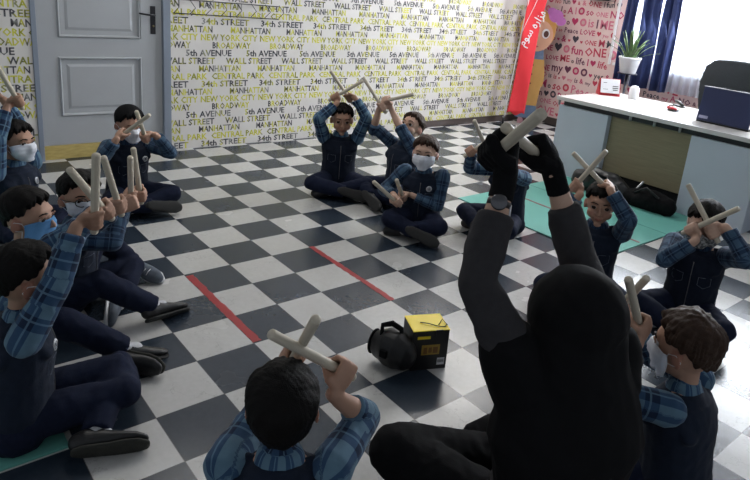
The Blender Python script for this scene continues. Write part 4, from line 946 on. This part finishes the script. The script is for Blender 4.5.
# ------------------------------------------------------------------ who sits where (world metres)
K={'K1': {'P': [0.8487, -0.8876, 0.0], 'yaw': 84.3, 'HC': [0.8549, -0.8254, 0.55], 'N': [0.8524, -0.8503, 0.435], 'hy': 0, 'hp': 0, 'hr': 0, 'sc': 1.0, 'hands': {'R': {'G': [0.907, -0.6351, 0.7402], 'T': [0.9858, -0.6437, 0.9561]}, 'L': {'G': [0.7035, -0.5559, 0.6695], 'T': [0.791, -0.6727, 0.8473]}}, 'legs_w': {'L': [[0.7708, -0.5163, 0.15], [1.0536, -0.7096, 0.05], [1.0993, -0.5618, 0.0375]], 'R': [[0.9772, -0.5344, 0.1125], [0.6849, -0.5203, 0.0625], [0.7643, -0.4559, 0.05]]}}, 'K2': {'P': [0.2909, -0.7743, 0.0], 'yaw': 63.4, 'HC': [0.3188, -0.7183, 0.545], 'N': [0.3076, -0.7407, 0.43], 'hy': -15, 'hp': 0, 'hr': 0, 'sc': 1.0, 'hands': {'R': {'G': [0.4579, -0.4184, 0.6026], 'T': [0.5304, -0.4837, 0.8108]}, 'L': {'G': [0.2613, -0.3309, 0.5174], 'T': None}}, 'legs_w': {'R': [[0.6012, -0.5987, 0.15], [0.6333, -0.4749, 0.0625], [0.6292, -0.351, 0.0375]], 'L': [[0.3434, -0.4122, 0.15], [0.3691, -0.2728, 0.0625], [0.3196, -0.1193, 0.0375]]}}, 'K3': {'P': [0.0601, -0.5377, 0.0], 'yaw': 57.1, 'HC': [0.094, -0.4852, 0.52], 'N': [0.0804, -0.5062, 0.405], 'hy': -48, 'hp': 0, 'hr': 0, 'sc': 1.0, 'hands': {'R': {'G': [0.1119, -0.2831, 0.4947], 'T': [0.215, -0.3134, 0.6981]}, 'L': {'G': [0.0146, -0.2119, 0.4686], 'T': [0.0613, -0.2498, 0.6906]}}, 'legs_w': {'R': [[-0.1167, -0.2417, 0.325], [-0.0573, -0.2253, 0.0875], [0.0898, -0.1249, 0.03]]}}, 'K4': {'P': [-0.8703, -0.5931, 0.0], 'yaw': 36.9, 'HC': [-0.8203, -0.5556, 0.545], 'N': [-0.8403, -0.5706, 0.43], 'hy': 0, 'hp': 0, 'hr': 0, 'sc': 1.0, 'hands': {'R': {'G': [-0.8149, -0.5356, 0.7599], 'T': [-0.7273, -0.6269, 0.952]}, 'L': {'G': [-1.0033, -0.6263, 0.7435], 'T': [-0.9134, -0.6106, 0.9546]}}}, 'K5': {'P': [-1.1278, 0.0841, 0.0], 'yaw': 5.9, 'HC': [-1.0656, 0.0906, 0.545], 'N': [-1.0905, 0.088, 0.43], 'hy': 0, 'hp': 15, 'hr': 0, 'sc': 1.0, 'hands': {'R': {'G': [-0.9083, -0.0005, 0.5184], 'T': [-0.7541, 0.096, 0.6592]}, 'L': {'G': [-0.9274, 0.138, 0.4879], 'T': [-0.8106, 0.0536, 0.6673]}}}, 'K6': {'P': [-0.8433, 1.5157, 0.0], 'yaw': -30.2, 'HC': [-0.7893, 1.4843, 0.55], 'N': [-0.8109, 1.4969, 0.435], 'hy': 0, 'hp': 8, 'hr': 0, 'sc': 1.0, 'hands': {'R': {'G': [-0.8378, 1.4443, 0.7054], 'T': [-0.6906, 1.5614, 0.8378]}, 'L': {'G': [-0.8014, 1.5419, 0.7014], 'T': [-0.8356, 1.4016, 0.8804]}}}, 'K7': {'P': [-0.4371, 1.7852, 0.0], 'yaw': -90.0, 'HC': [-0.4371, 1.8477, 0.545], 'N': [-0.4371, 1.7927, 0.43], 'hy': 12, 'hp': -25, 'hr': 0, 'sc': 1.0, 'hands': {'R': {'G': [-0.5224, 1.6278, 0.6868], 'T': [-0.6335, 1.5262, 0.8808]}, 'L': {'G': [-0.5193, 1.6355, 0.7579], 'T': [-0.3095, 1.685, 0.8381]}}}, 'K8': {'P': [0.0542, 1.5557, 0.0], 'yaw': -53.1, 'HC': [0.0917, 1.5057, 0.52], 'N': [0.0767, 1.5257, 0.405], 'hy': 0, 'hp': 0, 'hr': 0, 'sc': 1.0, 'hands': {'R': {'G': [0.108, 1.2866, 0.2347], 'T': [0.1074, 1.1084, 0.3802]}, 'L': {'G': [0.0499, 1.3925, 0.2337], 'T': [0.1435, 1.2474, 0.3856]}}}, 'K9': {'P': [0.3598, 2.0594, 0.0], 'yaw': -90.0, 'HC': [0.3598, 1.9969, 0.545], 'N': [0.3598, 2.0219, 0.43], 'hy': 0, 'hp': 0, 'hr': 0, 'sc': 1.0, 'hands': {'R': {'G': [0.2617, 1.7375, 0.55], 'T': [0.3824, 1.8779, 0.7094]}, 'L': {'G': [0.3603, 1.7721, 0.5848], 'T': [0.3557, 1.6353, 0.7696]}}}, 'K10': {'P': [1.2377, 1.6966, 0.0], 'yaw': -60.4, 'HC': [1.2686, 1.6422, 0.545], 'N': [1.2563, 1.664, 0.43], 'hy': 0, 'hp': 5, 'hr': 0, 'sc': 1.0, 'hands': {'R': {'G': [1.1999, 1.4873, 0.6393], 'T': [1.3169, 1.501, 0.8368]}, 'L': {'G': [1.2933, 1.6214, 0.6392], 'T': [1.1563, 1.5076, 0.7847]}}}, 'K11': {'P': [1.6765, 1.9392, 0.0], 'yaw': -75.5, 'HC': [1.6921, 1.8787, 0.545], 'N': [1.6858, 1.9029, 0.43], 'hy': 0, 'hp': 20, 'hr': 0, 'sc': 1.0, 'hands': {'R': {'G': [1.6846, 1.7654, 0.5347], 'T': [1.8548, 1.7575, 0.6892]}, 'L': {'G': [1.7707, 1.7893, 0.5463], 'T': [1.6211, 1.7724, 0.728]}}}, 'K12': {'P': [2.2651, 0.6448, 0.0], 'yaw': -173.7, 'HC': [2.203, 0.6379, 0.545], 'N': [2.2279, 0.6406, 0.43], 'hy': 0, 'hp': 5, 'hr': 0, 'sc': 1.0, 'hands': {'L': {'G': [2.0938, 0.5521, 0.5915], 'T': [2.1049, 0.4112, 0.7729]}, 'R': {'G': [1.9442, 0.7004, 0.533], 'T': [2.0565, 0.6071, 0.7108]}}}, 'K13': {'P': [1.8474, -0.5251, 0.0], 'yaw': 143.1, 'HC': [1.7974, -0.4876, 0.545], 'N': [1.8174, -0.5026, 0.43], 'hy': 0, 'hp': 0, 'hr': 0, 'sc': 1.0, 'hands': {'R': {'G': [1.7928, -0.329, 0.5802], 'T': [1.7819, -0.5074, 0.725]}, 'L': {'G': [1.7115, -0.4154, 0.5876], 'T': [1.8438, -0.4461, 0.7732]}}}, 'T': {'P': [2.1508, 0.1519, 0.0], 'yaw': 158.8, 'HC': [2.0925, 0.1745, 0.7332], 'N': [2.1159, 0.1655, 0.5847], 'hy': 0, 'hp': 0, 'hr': 0, 'sc': 1.35, 'hands': {'R': {'G': [1.8585, 0.2496, 1.0864], 'T': [1.9058, 0.0265, 1.1959]}, 'L': {'G': [1.8814, 0.0432, 1.1231], 'T': [2.0681, -0.0471, 1.268]}}, 'stk': 1.1}}
def kid(n,label,**kw):
    sp=dict(K[n]); sp['label']=label; sp.update(group='children in navy vests seated in a circle'); sp.update(kw)
    sp['P']=K[n]['P'] if 'P' not in kw else kw['P']
    who=kw.get('who',label); sp['sl']=('crossed wooden stick in the right hand of '+who,'crossed wooden stick in the left hand of '+who)
    return person(n,sp)
kid('K1','boy seated at the lower left seen from behind, raising one plaid sleeve with a stick',who='the boy nearest the lower left corner',seed=1,hair=HAIRB,skin=SK3,mask=MASKW,bx=.05,shoe=SHOEB,sole=SOLEB)
kid('K2','boy in a bright blue face mask seated left, turned towards the circle',who='the boy in the bright blue mask',seed=2,card=(.10,.16),hair=HAIRB,skin=SK1,mask=MASKB,plaid=PLAID)
kid('K3','boy with black glasses and white mask seated behind the blue masked boy',who='the boy with glasses',seed=3,hair=HAIRB,skin=SK1,mask=MASKW,glasses=True,shoe=SHOEG,sole=WHITE,laces=True,plaid=PLAID2)
kid('K4','boy at the far left edge with one arm raised against the wallpaper',who='the boy at the far left edge',seed=4,hair=HAIRB,skin=SK3,mask=MASKW)
kid('K5','boy with a smooth black hair cap seated before the grey door',who='the boy before the door',seed=5,hair=BLACKCL,thick=.020,tuft=.3,skin=SK1,mask=MASKW,vest=VEST2,plaid=PLAID2,bx=-.07)
kid('K6','boy seated before the lettered wall with both arms raised above his curly hair',who='the boy before the lettered wall',seed=6,hair=HAIRB,skin=SK3,badge=False,laces=True,vest=VEST2,hr=0,tuft=1.6)
kid('K7','boy with brown hair looking up at his raised sticks, sleeves rolled',who='the brown haired boy looking up',seed=7,knee=.8,hair=HAIRN,skin=SK2,sleeve=.12,badge=False,plaid=PLAID2)
kid('K8','boy in a white mask and badge holding his sticks low in his lap',who='the boy with sticks in his lap',seed=8,knee=.68,hair=HAIRN,skin=SK2,mask=MASKW,plaid=PLAID2)
kid('K9','boy hidden behind the raised black gloves, seated before the teal mat',who='the boy behind the black gloves',seed=9,hair=HAIRB,skin=SK1,plaid=PLAID)
kid('K10','unmasked boy on the teal mat side holding crossed sticks over his dark hair',who='the unmasked boy by the desk',seed=10,hair=HAIRB,skin=SK1,fringe=-.1,badge=False,plaid=PLAID2)
kid('K11','boy at the right in a grey patterned mask with crossed sticks before his face',who='the boy in the patterned mask',seed=11,hair=HAIRB,skin=SK2,mask=MASKP,vest=VEST2,badge=False,plaid=PLAID2,shoe=WHITE,sole=WHITE)
kid('K12','boy at the lower right in profile with brown hair and a pale mask',who='the boy at the lower right',seed=12,knee=.6,tuft=2,thick=.024,hair=HAIRN,skin=SK1,mask=MASKW,badge=False,vest=VEST,plaid=PLAID)
kid('K13','boy at the bottom centre seen from behind with crossed sticks above his head',who='the boy at the bottom centre',seed=13,sleeve=.42,pout=.45,pdn=1.0,hp=-15,hair=HAIRB,skin=SK1,mask=MASKW,badge=False,plaid=PLAID)
t=dict(K['T']); t.update(label='teacher in black headscarf and charcoal coat from behind, gloved hands raised with crossed sticks',adult=True,sc=1.32,hs=1.12,rs=.0145,stickL=.30,skin=SK2,trousers=BLACKCL,shoe=SHOEB,voxel=.0055,
   sl=('thick wooden stick in the right black glove, leaning left','thick wooden stick in the left black glove, leaning right'),sgroup='wooden rhythm sticks held up by the teacher')
t['legs']={'L':[(-.09,.02,.09),(-.27,.20,.16),(.06,.22,.06),(.17,.25,.045)],'R':[(.09,.02,.09),(.15,.26,.12),(-.06,.28,.07),(-.17,.30,.05)]}
for k_ in 'RL': t['hands'][k_]['pole']=[.78,-.1,-.1] if k_=='L' else [.3,.1,-.6]
tb,ta=person('teacher',t)
# ------------------------------------------------------------------ camera and light
cam=bpy.data.cameras.new('camera'); co=bpy.data.objects.new('camera',cam); C.objects.link(co)
R=[[0.641752, 0.761355, 0.092158], [0.272868, -0.114378, -0.955228], [-0.716726, 0.638167, -0.281152]]
co.matrix_world=Matrix(((R[0][0],-R[1][0],-R[2][0],2.87582),(R[0][1],-R[1][1],-R[2][1],-1.15077),(R[0][2],-R[1][2],-R[2][2],1.48938),(0,0,0,1)))
cam.sensor_width=36; cam.lens=30.3723; cam.shift_x=-0.03584; cam.shift_y=-0.08632; cam.clip_start=.05
bpy.context.scene.camera=co
w=bpy.data.worlds.new('world'); bpy.context.scene.world=w; w.use_nodes=True; w.node_tree.nodes['Background'].inputs[0].default_value=(.82,.9,1,1); w.node_tree.nodes['Background'].inputs[1].default_value=.35
def area(name,loc,tgt,sx,sy,e,col):
    l=bpy.data.lights.new(name,'AREA'); l.shape='RECTANGLE'; l.size=sx; l.size_y=sy; l.energy=e; l.color=col
    o=bpy.data.objects.new(name,l); C.objects.link(o); o.location=loc; o.rotation_euler=(Vector(tgt)-Vector(loc)).to_track_quat('-Z','Y').to_euler(); return o
area('window_daylight',(1.5*T,(JW-1.2)*T,7.0*T),(1.5*T,3*T,1.0*T),2.6,1.2,130,(.90,.95,1))
area('ceiling_lamp',(-5.8*T,15.0*T,11.3*T),(-4.8*T,14*T,0),1.2,.6,40,(1,.97,.93))
area('ceiling_lamp',(-3*T,2*T,11.3*T),(-3*T,2*T,0),1.2,.6,22,(1,.98,.95))
sc=bpy.context.scene; sc.view_settings.view_transform='Standard'; sc.view_settings.look='None'; sc.view_settings.exposure=0.0; sc.view_settings.gamma=1
